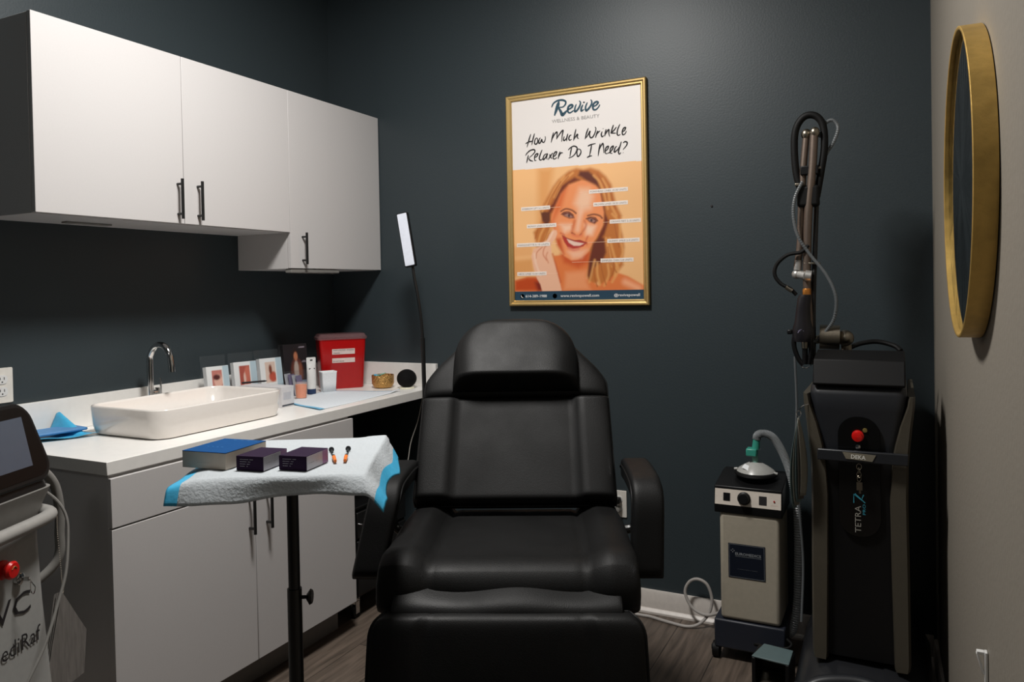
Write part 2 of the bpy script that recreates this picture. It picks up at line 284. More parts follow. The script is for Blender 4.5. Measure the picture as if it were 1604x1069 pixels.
PIC=[('g',(226,160,96),60,[(1247,5949),(2010,5921),(1726,4362),(1184,2840),(1075,1673),(1216,4396)]),('g',(232,170,110),30,[(-45,2500),(920,2539),(910,2069),(-55,2025)]),('g',(222,156,92),40,[(-57,1906),(908,1952),(981,1284),(-74,1113)]),('g',(190,112,50),25,[(2462,5537),(2713,5707),(3084,5808),(3408,5723),(3731,5771),(4127,5624),(4438,5337),(4667,4984),(4777,4530),(4885,4078),(5110,3620),(5025,3181),(5134,2806),(5203,2285),(5116,1734),(5151,1540),(4835,1178),(4787,704),(4433,598),(4116,566),(4001,824),(3637,650),(3481,918),(3493,1599),(3675,2725),(2480,4312),(1964,3575),(1738,2814),(1391,2441),(1134,2452),(975,3123),(1325,3455),(1418,3800),(1338,4077),(1646,4599),(1951,5079),(2209,5366)]),('g',(222,120,62),15,[(1934,2033),(3665,2160),(3574,1589),(3442,987),(4038,680),(4874,1215),(5335,1055),(6051,636),(6047,387),(2,477),(12,984),(630,1128),(1364,1111),(2007,1444)]),('g',(190,70,20),30,[(12,952),(630,1097),(1321,1081),(1352,496),(2,516)]),('g',(120,30,15),35,[(1015,853),(1275,926),(1394,495),(1137,499)]),('g',(200,84,36),40,[(2271,2098),(3664,2122),(3575,1672),(3084,1459),(2430,1708)]),('g',(234,150,100),40,[(2505,1284),(3448,1335),(3479,842),(3634,499),(2407,518)]),('s',(246,176,134),60,40,[(5216,806),(5785,538)]),('g',(236,146,92),14,[(3278,5262),(2702,5136),(2323,4782),(2149,4449),(1930,4001),(1839,3659),(1958,3267),(2036,2947),(2154,2564),(2275,2321),(2436,2007),(2763,1805),(3091,1832),(3502,2083),(3791,2494),(4038,2858),(4282,3221),(4332,3815),(4261,4268),(4151,4725),(3958,5039),(3641,5214)]),('g',(240,192,158),60,[(3230,4906),(3634,4876),(3828,4523),(3699,4005),(3211,3884),(2974,4279)]),('g',(214,104,50),45,[(2323,4782),(2660,5063),(2309,4093),(1964,3575),(2036,2955),(1880,3580),(2062,4263)]),('g',(196,80,34),30,[(2033,2801),(2284,2789),(2437,2092),(2274,2251),(2111,2489)]),('g',(244,196,164),45,[(2296,3403),(2793,3376),(2829,3145),(2455,3011)]),('g',(244,200,170),40,[(3445,3341),(3925,3240),(3758,2872),(3477,2885)]),('g',(240,180,146),40,[(2605,2200),(3505,2241),(3256,1910),(2847,1886)]),('s',(242,190,158),50,35,[(3252,3882),(3164,3508),(3095,3132)]),('s',(206,104,58),26,22,[(2960,3519),(2872,3219),(2827,3031)]),('s',(204,110,70),20,18,[(3427,3493),(3484,3263),(3276,2971)]),('s',(110,36,22),14,9,[(2827,3001),(2957,2926)]),('s',(110,36,22),12,8,[(3193,2891),(3255,2934)]),('s',(226,120,80),26,16,[(2866,2915),(3070,2848),(3274,2872)]),('s',(206,96,60),16,14,[(2288,3019),(2453,2935),(2409,2783)]),('s',(206,96,60),16,14,[(3556,2806),(3472,2621),(3509,2468)]),('g',(176,52,44),8,[(2349,2909),(2616,2774),(2944,2675),(3189,2679),(3511,2536),(3346,2399),(3101,2326),(2855,2305),(2609,2391),(2447,2628)]),('g',(232,196,178),7,[(2574,2757),(2942,2614),(3389,2519),(3184,2425),(2898,2437),(2674,2580)]),('s',(120,30,30),7,6,[(2362,2916),(2616,2774),(2943,2663),(3188,2656),(3511,2536)]),('s',(214,120,100),20,14,[(2649,2352),(2894,2246),(3141,2294)]),('s',(88,38,26),17,9,[(2328,3977),(2558,4070),(2845,3990),(3027,3850)]),('s',(84,36,26),17,9,[(3573,3711),(3854,3751),(4112,3679),(4229,3568)]),('g',(110,54,44),12,[(2325,3843),(2473,3937),(2721,3922),(2903,3789),(2962,3641),(2715,3640),(2510,3728)]),('g',(110,54,44),12,[(3490,3595),(3692,3648),(3931,3596),(4029,3459),(3887,3336),(3648,3435)]),('g',(160,118,106),5,[(2470,3807),(2637,3862),(2881,3714),(2798,3666),(2593,3723)]),('g',(160,118,106),5,[(3570,3553),(3731,3589),(3929,3465),(3828,3403),(3669,3464)]),('s',(52,32,38),24,6,[(2697,3778),(2705,3755)]),('s',(52,32,38),24,6,[(3738,3513),(3745,3490)]),('s',(60,28,24),7,5,[(2346,3853),(2472,3930),(2700,3931),(2903,3781)]),('s',(60,28,24),7,5,[(3490,3580),(3692,3644),(3912,3608),(4041,3458)]),('g',(112,44,22),22,[(2663,5254),(2995,5417),(3238,5284),(2702,5136),(2322,4744),(2062,4263),(1888,3965),(1631,3826),(1808,4202),(2154,4718),(2370,5085)]),('g',(96,40,24),22,[(3245,5662),(3648,5627),(4041,5257),(4153,4837),(3957,5001),(3560,5220),(3321,5391),(3160,5480)]),('g',(112,44,22),20,[(4153,4837),(4301,4266),(4390,3737),(4522,3431),(4315,2845),(3910,2413),(4077,2857),(4303,3294),(4332,3815),(4242,4270)]),('g',(104,44,26),20,[(3791,2494),(4116,2780),(4312,2696),(4380,2095),(4216,1726),(3812,1438),(3642,914),(3525,1106),(3598,1784)]),('g',(100,50,30),16,[(1337,4038),(1803,3971),(1796,3585),(1622,3362),(1414,3606)]),('s',(226,160,92),22,16,[(2503,5496),(2077,5031),(1728,4439),(1422,4033)]),('s',(226,160,92),22,16,[(2917,5614),(2415,5235),(2026,4611)]),('s',(226,160,92),22,16,[(1537,3366),(1316,2989),(1180,2606)]),('s',(226,160,92),22,16,[(1832,3274),(1614,2975),(1479,2593)]),('s',(226,160,92),22,16,[(3885,5420),(4158,5098),(4384,4484),(4492,3955)]),('s',(226,160,92),22,16,[(4279,5238),(4507,4773),(4614,4170),(4878,3634)]),('s',(226,160,92),22,16,[(4684,3720),(4989,3331),(5017,2737)]),('s',(226,160,92),22,16,[(4548,2685),(4695,2120),(4841,1557),(4755,1076)]),('s',(226,160,92),22,16,[(4391,2692),(4536,2014),(4645,1489)]),('s',(226,160,92),22,16,[(3976,1659),(3968,1208),(4078,717)]),('s',(226,160,92),22,16,[(4450,1569),(4481,1120),(4276,676)]),('s',(226,160,92),22,16,[(4767,1746),(4915,1332),(4633,818)]),('s',(226,160,92),22,16,[(3858,1776),(3729,1290),(3600,839)]),('s',(226,160,92),22,16,[(5016,2663),(5122,2104),(4959,1628)]),('s',(170,92,40),12,10,[(2332,5280),(1858,4623),(1637,4136)]),('s',(170,92,40),12,10,[(2709,5479),(2243,4980),(1937,4348)]),('s',(170,92,40),12,10,[(1703,3203),(1526,2824),(1349,2521)]),('s',(170,92,40),12,10,[(1192,3229),(1055,2846)]),('s',(170,92,40),12,10,[(4045,5481),(4352,4934),(4460,4329)]),('s',(170,92,40),12,10,[(4587,4841),(4732,4236),(4844,3932)]),('s',(170,92,40),12,10,[(4757,3418),(4863,2819),(4971,2295)]),('s',(170,92,40),12,10,[(4463,2316),(4570,1715),(4835,1223)]),('s',(170,92,40),12,10,[(4135,1654),(4206,1202),(4356,712)]),('s',(170,92,40),12,10,[(4651,1861),(4721,1375),(4517,895)]),('s',(170,92,40),12,10,[(3811,1401),(3845,1023),(3958,644)]),('g',(236,182,150),10,[(1351,457),(1272,770),(1105,1039),(942,1520),(845,2064),(959,2373),(1306,2484),(1609,2704),(1741,2969),(1957,3190),(2103,3144),(2129,2989),(2033,2801),(1817,2540),(1832,2230),(1850,2028),(2010,1636),(2167,1054),(2301,443)]),('s',(196,104,66),10,10,[(1776,2580),(1518,2436),(1427,2129),(1592,1851)]),('s',(196,104,66),9,9,[(1391,2441),(1129,2218),(1080,1946)]),('s',(206,120,84),10,12,[(1641,2198),(1574,2007),(1674,1732)]),('s',(244,206,180),18,12,[(1912,3076),(1694,2739),(1394,2597)]),('s',(244,206,180),20,16,[(998,2145),(1075,1673),(1280,1199)]),('s',(196,90,50),16,16,[(1893,2112),(2051,1566),(2247,867)])]
LAB=[('FOREHEAD LINES 10-30 UNITS',(3652,4739),(5399,4728)),('FROWN LINES 10-20 UNITS',(3842,4176),(5389,4166)),('EYEBROW LIFT 2-5 UNITS',(387,4191),(1807,4183)),('CROWS FEET 5-15 UNITS',(4569,3392),(5939,3396)),('BUNNY LINES 5-10 UNITS',(655,3394),(2095,3395)),('MARIONETTE 5-10 UNITS',(134,2564),(1776,2573)),('GUMMY SMILE 2-4 UNITS',(4448,2570),(5876,2580)),('DIMPLED CHIN 2-8 UNITS',(4129,1744),(5596,1755)),('NECK LINES 15-50 UNITS',(129,1267),(1580,1269))]
LINES=[[(1807,4171),(2311,4170)],[(2095,3383),(2875,3379)],[(4569,3384),(4265,3386)],[(4448,2563),(3551,2534)],[(1776,2573),(2113,2574)],[(4128,1714),(2802,1719)],[(1580,1269),(2129,1255)],[(3652,4731),(3187,4750)],[(3842,4169),(3298,4174)]]

# ------------------------------------------------------------------ the room
YF = -4.3; RX = lambda y: 2.7194 - y*0.0209
struct('floor', MB().box(-.15, 3.0, YF-.15, .15, -.1, 0), floor_mat())
struct('wall_back', MB().box(-.15, 2.9, 0, .12, 0, CEIL), WALL)
struct('wall_left', MB().box(-.12, 0, YF, 0, 0, CEIL), WALL)
struct('wall_right', MB().prism([(RX(0), 0), (RX(YF), YF), (RX(YF)+.12, YF), (RX(0)+.12, 0)], 0, CEIL), WALLR)
struct('wall_front', MB().box(-.15, 2.95, YF-.12, YF, 0, CEIL), WALL)
struct('ceiling', MB().box(-.15, 3.0, YF-.15, .15, CEIL, CEIL+.1), CEILM)
def bb(x0, x1):
    pr = [(0, 0), (-.026, 0), (-.026, .008), (-.020, .016), (-.014, .020), (-.013, .084), (-.009, .094), (0, .094)]
    return MB().rings([[(x, y, z) for y, z in pr] for x in (x0, x1)])
struct('baseboard_back', bb(.02, RX(0)-.01), TRIM)
struct('baseboard_left', bb(-4.28, -1.76).xf(Matrix.Rotation(PI/2, 4, 'Z')), TRIM)
m_ = bb(.03, 4.25).xf(Matrix.Translation((RX(0), 0, 0)) @ Matrix.Rotation(-PI/2+.0209, 4, 'Z'))
struct('baseboard_right', m_, TRIM)

for i, ((lx, ly), w) in enumerate(LAMPS):
    t = thing('downlight_or_fill', (lx, ly, CEIL), 0, ['round ceiling downlight above the treatment chair', 'added dim fill light on the ceiling near the front wall, out of view'][i], 'ceiling light', 'ceiling downlights')
    MB().lathe([(.155, -.002), (.185, -.002), (.185, -.010), (.158, -.014), (.155, -.010)], n=48).build('trim_ring', WHTP, t)
    MB().lathe([(.0, -.004), (.155, -.004)], n=48).build('lens', mat('lamp_lens', (255, 246, 230), .4, emit=((255, 244, 226), 3.0)), t)

# ------------------------------------------------------------------ wall cabinets
def bar_handle(parent, y, z0, z1, x):
    h = MB().cyl((x+.026, y, z0), (x+.026, y, z1), .0055, n=12)
    for z in (z0+.018, z1-.018): h.cyl((x, y, z), (x+.026, y, z), .0045, n=10)
    return h.build('handle', BLK, parent)
t = thing('wall_cabinet', (0, 0, 0), 0, 'long white double-door wall cabinet, nearest the camera', 'cabinet', 'white wall cabinets')
MB().box(.001, .286, -1.716, -.640, 1.628, 2.230).build('body', CAB, t, bev=.001)
for y0, y1, hy in ((-1.716, -1.1795, -1.206), (-1.1775, -.640, -1.118)):
    d = MB().box(.288, .306, y0, y1, 1.630, 2.232).build('door', CAB, t, bev=.0012)
    bar_handle(d, hy, 1.645, 1.788, .306)
t = thing('wall_cabinet', (0, 0, 0), 0, 'narrow white single-door wall cabinet that hangs lower, in the room corner', 'cabinet', 'white wall cabinets')
MB().box(.001, .286, -.638, -.004, 1.476, 2.230).build('body', CAB, t, bev=.001)
d = MB().box(.288, .306, -.638, -.004, 1.478, 2.232).build('door', CAB, t, bev=.0012)
bar_handle(d, -.566, 1.495, 1.632, .306)
t = thing('under_cabinet_light', (0, 0, 0), 0, 'slim white light bar under the single-door wall cabinet', 'light', 'under-cabinet light bars')
MB().box(.268, .302, -.634, -.318, 1.459, 1.4755).build('housing', GREYP, t, bev=.003)
MB().box(.272, .298, -.625, -.327, 1.4565, 1.4588).build('diffuser', FROST, t)
t = thing('under_cabinet_light', (0, 0, 0), 0, 'thin light bar recessed under the long wall cabinet, nearest the camera', 'light', 'under-cabinet light bars')
MB().box(.095, .125, -1.50, -1.335, 1.622, 1.6275).build('housing', GREYP, t, bev=.001)
MB().box(.100, .120, -1.49, -1.345, 1.6205, 1.6225).build('diffuser', FROST, t)

# ------------------------------------------------------------------ base cabinet and counter
t = thing('base_cabinet', (0, 0, 0), 0, 'white base cabinet with two doors and a drawer front under the sink', 'cabinet')
MB().box(.02, .611, -1.722, -.664, .115, .869).build('body', CAB, t, bev=.001)
MB().box(.02, .55, -1.70, -.68, 0, .115).build('toe_kick', mat('toe_kick_laminate', (120, 116, 112), .5), t)
MB().box(.613, .633, -1.728, -.660, .722, .862).build('drawer', CAB, t, bev=.0012)
for y0, y1, hy in ((-1.728, -1.1955, -1.222), (-1.1925, -.660, -1.142)):
    d = MB().box(.613, .633, y0, y1, .118, .717).build('door', CAB, t, bev=.0012)
    bar_handle(d, hy, .560, .700, .633)
t = thing('countertop', (0, 0, 0), 0, 'long white solid countertop with low splash along two walls', 'countertop')
MB().box(.001, .627, -1.735, -.003, .872, .910).build('slab', CNT, t, bev=.0015)
MB().box(.001, .021, -1.735, -.024, .9105, 1.022).build('backsplash', CNT, t, bev=.001)
MB().box(.001, .627, -.023, -.003, .9105, 1.020).build('backsplash', CNT, t, bev=.001)

# ------------------------------------------------------------------ sink and tap
def ring(cx, cy, hx, hy, r, z): return [(x, y, z) for x, y in rrect(cx-hx, cx+hx, cy-hy, cy+hy, r, 8)]
t = thing('vessel_sink', (.335, -1.196, .911), 0, 'rectangular white ceramic vessel sink on the counter', 'sink')
mb = MB(); hx, hy = .188, .283
mb.rings([ring(0, 0, hx-.020, hy-.020, .050, 0), ring(0, 0, hx-.012, hy-.012, .055, .003), ring(0, 0, hx-.004, hy-.004, .06, .03), ring(0, 0, hx, hy, .062, .092), ring(0, 0, hx-.001, hy-.001, .061, .0955), ring(0, 0, hx-.004, hy-.004, .058, .097),
          ring(0, 0, hx-.006, hy-.006, .056, .097), ring(0, 0, hx-.008, hy-.008, .054, .0955), ring(0, 0, hx-.010, hy-.010, .053, .088), ring(0, 0, hx-.022, hy-.022, .05, .040), ring(0, 0, hx-.040, hy-.040, .05, .024), ring(0, 0, .022, .022, .0215, .018)])
mb.build('basin', CER, t, smooth=50)
MB().lathe([(.0, .0185), (.020, .0185), (.022, .0215), (.0, .0225)]).build('drain', CHR, t)
t = thing('faucet', (.085, -1.165, .911), 0, 'tall chrome gooseneck tap behind the sink', 'faucet')
MB().lathe([(0, 0), (.030, 0), (.030, .004), (.022, .010), (.015, .014), (0, .014)]).build('base', CHR, t)
MB().tube([(0, 0, .01), (0, 0, .12), (0, 0, .215), (.008, 0, .245), (.030, 0, .270), (.058, 0, .278), (.088, 0, .268), (.108, 0, .240), (.116, 0, .205), (.118, 0, .178)], .0115, n=16, sub=6).build('spout', CHR, t)
MB().tube([(0, 0, .095), (.0, .03, .095)], .010, n=14, smooth=False).tube([(0, .03, .075), (.0, .034, .112)], .012, n=14, smooth=False).build('valve', CHR, t)
MB().cyl((.03, .022, .085), (.026, .024, .150), .0032, n=10).lathe([(0, 0), (.014, 0), (.014, .006), (.005, .010), (.004, .085), (0, .086)], c=(.03, .022, 0), n=16).build('handle', CHR, t)

# ------------------------------------------------------------------ outlets
def outlet(name, label, M):
    t = thing(name, (0, 0, 0), 0, label, 'wall outlet')
    mb = MB().prism(rrect(-.035, .035, -.057, .057, .004), 0, .005); mb.xf(M).build('cover_plate', mat('outlet_plastic', (224, 220, 212), .4), t, bev=.001)
    for s in (-1, 1):
        mb = MB().prism(rrect(-.017, .017, s*.0195-.0145, s*.0195+.0145, .012), .0052, .0072); so = mb.xf(M).build('socket', WHTP, t)
        mb = MB(); c = s*.0195
        mb.box(-.0075, -.0055, c-.001, c+.0075, .0073, .0078); mb.box(.0052, .0072, c-.001, c+.0075, .0073, .0078); mb.cyl((0, c-.008, .0073), (0, c-.008, .0078), .0024, n=10)
        mb.xf(M).build('slots', INK, so)
    return t
outlet('wall_outlet', 'white duplex outlet on the left wall above the counter', frame((.0005, -1.655, 1.09), (0, 1, 0), (1, 0, 0)))
outlet('wall_outlet', 'white duplex outlet low on the back wall beside the chair', frame((1.527, -.0005, .443), (1, 0, 0), (0, -1, 0)))
t = thing('power_plug', (1.527, -.009, .462), 0, 'black plug in the upper socket of the low outlet', 'plug')
MB().box(-.014, .014, -.032, -.0005, -.012, .012).build('plug_body', RUB, t, bev=.005, seg=3)
MB().tube([(0, -.03, 0), (-.02, -.05, -.005), (-.05, -.055, -.05), (-.08, -.05, -.16), (-.10, -.06, -.33), (-.16, -.10, -.452)], .0035, n=8).build('cord', RUB, t)
t = thing('power_plug', (1.527, -.009, .422), 0, 'grey plug in the lower socket of the low outlet', 'plug')
MB().lathe([(0, .0005), (.014, .0005), (.014, .012), (.011, .024), (0, .026)], axis='y', n=20).build('plug_body', GREYP, t)
MB().tube([(0, -.022, 0), (.0, -.04, -.02), (.004, -.045, -.10), (.004, -.045, -.25), (.01, -.05, -.35), (.04, -.055, -.412)], .004, n=8).build('cord', CABLE, t)

t = thing('wall_screw', (1.939, -.0005, 1.691), 0, 'small dark screw head in the bare back wall', 'screw')
MB().lathe([(0, 0), (.005, 0), (.004, .003), (0, .0035)], axis='y', n=14).build('head', INK, t)

# ------------------------------------------------------------------ poster
PX, PZ = 1.053, 1.312
t = thing('framed_poster', (PX, -.001, PZ), 0, 'gold-framed poster of a smiling woman on the back wall', 'poster')
prof = [(0, 0), (0, .020), (.004, .0235), (.010, .0225), (.016, .018), (.021, .0175), (.025, .014), (.025, .006)]
def fr_ring(d, y): return [(-.0255+d, -y, -.018+d), (.6275-d, -y, -.018+d), (.6275-d, -y, .9305-d), (-.0255+d, -y, .9305-d)]
MB().rings([fr_ring(d, y) for d, y in prof], cap=False).build('frame', GOLD, t, smooth=25)
W_, H_ = .604, .905
nu, nv = 260, 390
us = np.linspace(0, W_, nu+1)*1e4; vs = np.linspace(0, H_, nv+1)*1e4
UU, VV = np.meshgrid(us, vs, indexing='ij')
img = np.ones((nu+1, nv+1, 3))*np.array(lin((232, 226, 222)))
wob = lambda k, a, b: np.sin(UU*k+a)*.5+np.sin(VV*k*1.3+b)*.5
def segd(a, b):
    ax, ay = a; dx, dy = b[0]-ax, b[1]-ay; L2 = dx*dx+dy*dy+1e-9
    tt = np.clip(((UU-ax)*dx+(VV-ay)*dy)/L2, 0, 1)
    return np.hypot(UU-ax-tt*dx, VV-ay-tt*dy)
def blend(a, c):
    global img
    img = img*(1-a[..., None])+np.array(lin(c))*a[..., None]
def poly(c, soft, pts):
    soft = max(soft*4.07, 8); ins = np.zeros(UU.shape, bool); d = np.full(UU.shape, 1e9); n = len(pts)
    for i in range(n):
        a, b = pts[i], pts[(i+1) % n]; d = np.minimum(d, segd(a, b))
        cr = (a[1] > VV) != (b[1] > VV)
        with np.errstate(divide='ignore', invalid='ignore'):
            ins ^= cr & (UU < (b[0]-a[0])*(VV-a[1])/(b[1]-a[1]+1e-12)+a[0])
    s = np.where(ins, d, -d); x = np.clip(s/soft*.5+.5, 0, 1); blend(x*x*(3-2*x), c)
def stroke(c, w, soft, pts):
    P = [(p.x, p.y) for p in catmull([(a, b, 0) for a, b in pts], 6)]; d = np.full(UU.shape, 1e9)
    for a, b in zip(P[:-1], P[1:]): d = np.minimum(d, segd(a, b))
    w *= 4.07*.5; soft = max(soft*4.07, 10); x = np.clip((w-d)/soft*.5+.5, 0, 1); blend(x*x*(3-2*x)*.85, c)
photo = (VV < 5975-.018*UU) & (VV > 485)
bg = np.array(lin((240, 186, 128)))*(1+.05*wob(.0016, 1, 2))[..., None]
img = np.where(photo[..., None], bg, img)
keep = img.copy()
for p in PIC:
    if p[0] == 's': stroke(p[1], p[2], p[3], p[4])
    else: poly(p[1], p[2], p[3])
img = np.where(photo[..., None], img, keep)
img = np.where((VV <= 485)[..., None], np.array(lin((36, 66, 86))), img)
mb = MB().grid(lambda a, b: (a*W_, -.0095, b*H_), nu, nv)
pr = mb.build('printed_sheet', vcol_mat('poster_print', .45), t, smooth=0, recalc=False)
ca = pr.data.color_attributes.new('print', 'FLOAT_COLOR', 'POINT')
buf = np.ones((len(pr.data.vertices), 4), 'f'); buf[:, :3] = img.reshape(-1, 3); ca.data.foreach_set('color', buf.ravel())
def ribbon(mb, pts, r0, y=-.0101, taper=True):
    P = catmull([(a*1e-4, 0, b*1e-4) for a, b in pts], 5); n = len(P); L = []; R = []
    for i, p in enumerate(P):
        tg = (P[min(i+1, n-1)]-P[max(i-1, 0)]).normalized(); nn = Vector((-tg.z, 0, tg.x))
        f = i/(n-1); w = r0*(.75+.5*math.sin(PI*min(1, f*1.1))) if taper else r0
        if i in (0, n-1): w *= .6
        L.append(p+nn*w+Vector((0, y, 0))); R.append(p-nn*w+Vector((0, y, 0)))
    mb.rings([[l, r] for l, r in zip(L, R)], cap=False, closed=False)
for part in (HAND[:5], HAND[5:13], HAND[13:25], HAND[25:36], HAND[36:39], HAND[39:42], HAND[42:]):
    mb = MB()
    for i, s in enumerate(part): ribbon(mb, s, .0026, y=-.0101-.00002*(i % 5))
    mb.build('handwritten_word', INK, t, smooth=0)
mb = MB()
for i, (s, w) in enumerate(REV):
    ribbon(mb, s, w*1.6e-4, y=-.0103-.00003*(i % 4))
    for e in (s[0], s[-1]): mb.cyl((e[0]*1e-4, -.0103-.00003*(i % 4), e[1]*1e-4), (e[0]*1e-4, -.01031-.00003*(i % 4), e[1]*1e-4), w*.95e-4, n=12)
mb.build('brush_logo', TEAL, t, smooth=0)
N0 = (0, -1, 0)
text('small_print', 'WELLNESS & BEAUTY', INKG, t, (.197, -.0101, .7885), (1, 0, 0), N0, w=.222, h=.0145)
for s, x, w in (('614-389-1988', .0525, .105), ('www.revivepowell.com', .2235, .180), ('@revivepowell', .4709, .114)):
    text('small_print', s, INKW, t, (x, -.0101, .0205), (1, 0, 0), N0, w=w, h=.0115, bold=.012)
for x in (.036, .196):
    ic = MB().lathe([(0, 0), (.0105, 0)], c=(x, -.0100, .0255), axis='y', n=24).build('round_icon', mat('icon_disc', (14, 28, 40), .6), t, smooth=0)
    if x < .1: MB().tube([(.031, -.0103, .030), (.032, -.0103, .024), (.037, -.0103, .020), (.041, -.0103, .020)], .0015, n=6).build('handset_mark', INKW, ic, smooth=0)
    else: MB().lathe([(0, .0001), (.0062, .0001)], c=(.196, -.0102, .0255), axis='y', n=20).build('globe_mark', INKW, ic, smooth=0)
lb = mat('label_strip', (238, 226, 216), .5)
for s, a, b in LAB:
    x0, x1 = a[0]*1e-4, b[0]*1e-4; z = (a[1]+b[1])*.5e-4
    l = MB().box(x0, x1, -.01018, -.0100, z-.0085, z+.0085).build('label_strip', lb, t, smooth=0)
    text('label_text', s, mat('label_ink', (130, 118, 112), .6), l, (x0+.006, -.01022, z-.004), (1, 0, 0), N0, w=x1-x0-.012, h=.0072)
for a, b in LINES: MB().box(min(a[0], b[0])*1e-4, max(a[0], b[0])*1e-4, -.01012, -.01005, (a[1]+b[1])*.5e-4-.0007, (a[1]+b[1])*.5e-4+.0007).build('pointer_line', mat('pointer_ink', (246, 200, 168), .5), t, smooth=0)

# ------------------------------------------------------------------ mirror on the right wall
al = Vector((-.0209, .99978, 0)); nr = Vector((-.99978, -.0209, 0))
mc = Vector((2.6032, -3.1327, 1.563)) + 1.76*al - .144*nr
wallpt = RX(mc.y); thick = (wallpt-mc.x)-.002
t = thing('round_mirror', mc, math.degrees(math.atan2(nr.y, nr.x)), 'round mirror with a deep gold rim on the right wall', 'mirror')
# local +x points into the room
MB().lathe([(.302, -thick), (.302, 0), (.3005, .0012), (.2965, .0012), (.295, 0), (.295, -.010), (.296, -thick)], axis='x', n=128).build('rim', GOLD2, t, smooth=50)
MB().lathe([(0, -.008), (.295, -.008)], axis='x', n=96).build('glass', MIRR, t, smooth=0)
MB().lathe([(0, -thick+.001), (.292, -thick+.001), (.292, -.0085), (0, -.0085)], axis='x', n=64).build('backing', BLKP, t)
t = thing('cable_clip', (RX(-1.45)-.001, -1.45, .65), 180-1.2, 'small white plastic clip on the right wall below the mirror', 'clip')
MB().box(0, .005, -.008, .008, -.05, .022).box(.005, .018, -.006, .006, .016, .022).rings([[(.005, -.006, -.02), (.005, .006, -.02), (.009, .006, -.02), (.009, -.006, -.02)], [(.015, -.006, .018), (.015, .006, .018), (.019, .006, .018), (.019, -.006, .018)]]).build('clip_body', WHTP, t, bev=.001)

# ------------------------------------------------------------------ treatment chair (local x = its right hand side in view, y = towards its back)
CH = thing('treatment_chair', (1.694, -1.347, 0), 24.2, 'reclining black vinyl treatment chair in the middle of the room', 'chair')
def pad(name, path, width, thick, parent, nx=48, e=.05, top=None, bot=None, pw=7, endpow=2.6, capn=7, m=None, cx=0., sub=5):
    """upholstered pad swept along a path of (y,z); its padded face lies to the left of the path direction"""
    P = catmull([(0, a, b) for a, b in path], sub); S = [0]
    for a, b in zip(P[:-1], P[1:]): S.append(S[-1]+(b-a).length)
    Lt = S[-1]; st = [e*(1-math.cos(PI/2*k/capn)) for k in range(capn)]
    mid = [s for s in S if e < s < Lt-e]; allst = st+[e]+mid+[Lt-e]+[Lt-a for a in reversed(st)]
    def at(s):
        for i in range(len(S)-1):
            if s <= S[i+1] or i == len(S)-2:
                f = (s-S[i])/(S[i+1]-S[i]); p = P[i].lerp(P[i+1], f)
                tg = (P[min(i+2, len(P)-1)]-P[i]).normalized() if i+2 < len(P) else (P[i+1]-P[i]).normalized()
                return p, tg
    rings = []; edge = []
    xs = [math.sin(PI/2*(k/nx*2-1)) for k in range(nx+1)]
    for s in allst:
        p, tg = at(s); nn = Vector((0, -tg.z, tg.y)); d = min(s, Lt-s)/e
        k = 1 if d >= 1 else max(.04, (1-(1-d)**endpow)**(1/endpow))
        w = width(s/Lt)/2; ring_ = []
        for x in xs:
            h = max(0, 1-abs(x)**pw)**(1/pw)
            ring_.append(p+Vector((cx+x*w, 0, 0))+nn*(thick/2*h*k+(top(x, s/Lt)*k if top else 0)))
        for x in reversed(xs[1:-1]):
            h = max(0, 1-abs(x)**pw)**(1/pw); ring_.append(p+Vector((cx+x*w, 0, 0))-nn*(thick/2*h*k+(bot(x, s/Lt)*k if bot else 0)))
        rings.append(ring_); edge.append((p+Vector((cx-w, 0, 0)), p+Vector((cx+w, 0, 0)), nn, k))
    mb = MB().rings(rings); o = mb.build(name, m or VINYL, parent, smooth=80)
    o['_n'] = 0; del o['_n']
    return o, edge
def welt(edge, thick, parent, off=.30, r=.0035, both=True, ends=(True, True)):
    Lf = [a+n*thick*off*k for a, b, n, k in edge]; Rt = [b+n*thick*off*k for a, b, n, k in edge]
    mb = MB()
    loop = Lf+Rt[::-1]
    mb.tube(Lf, r, n=8, smooth=False); mb.tube(Rt, r, n=8, smooth=False)
    if ends[0]: mb.tube([Lf[0], Lf[0].lerp(Rt[0], .5), Rt[0]], r, n=8, smooth=False)
    if ends[1]: mb.tube([Lf[-1], Lf[-1].lerp(Rt[-1], .5), Rt[-1]], r, n=8, smooth=False)
    return mb.build('piping', VINYL, parent)
def bolster(amp, x0=.62, dip=.0):
    def f(x, t):
        a = abs(x); b = min(1, max(0, (a-x0)/.16)); b = b*b*(3-2*b)
        seam = math.exp(-((a-x0)/.018)**2)
        return amp*b - seam*.004 - dip*(1-b)
    return f
# seat
def seat_top(x, t):
    a = abs(x); b = min(1, max(0, (a-.58)/.22)); b = b*b*(3-2*b)
    roll = math.exp(-((t-.10)/.10)**2)
    return .020*b - .006*math.exp(-((a-.60)/.02)**2) + .004*roll - .012*(1-b)*(1 if t > .2 else t/.2)
o, ed = pad('seat_cushion', [(-.215, .645), (-.225, .672), (-.200, .690), (-.12, .686), (.05, .684), (.20, .684), (.29, .684)], lambda s: .604 if s < .6 else .604-.03*(s-.6)/.4, .095, CH, e=.040, top=seat_top, bot=lambda x, t: -.036*min(1, max(0, (.93-abs(x))/.16)))
welt(ed, .095, o, off=.2)
# back, lower panel
BW = lambda s: .582+(.573-.582)*s
bp = [(.215, .742), (.262, .806), (.318, .885), (.372, .958), (.415, 1.018)]
def back_top(x, t):
    a = abs(x); b = min(1, max(0, (a-.58)/.14)); b = b*b*(3-2*b)
    return .018*b - .003*math.exp(-((a-.60)/.03)**2)
o, ed = pad('backrest', bp, BW, .080, CH, e=.022, top=back_top, pw=8); welt(ed, .080, o, off=.44)
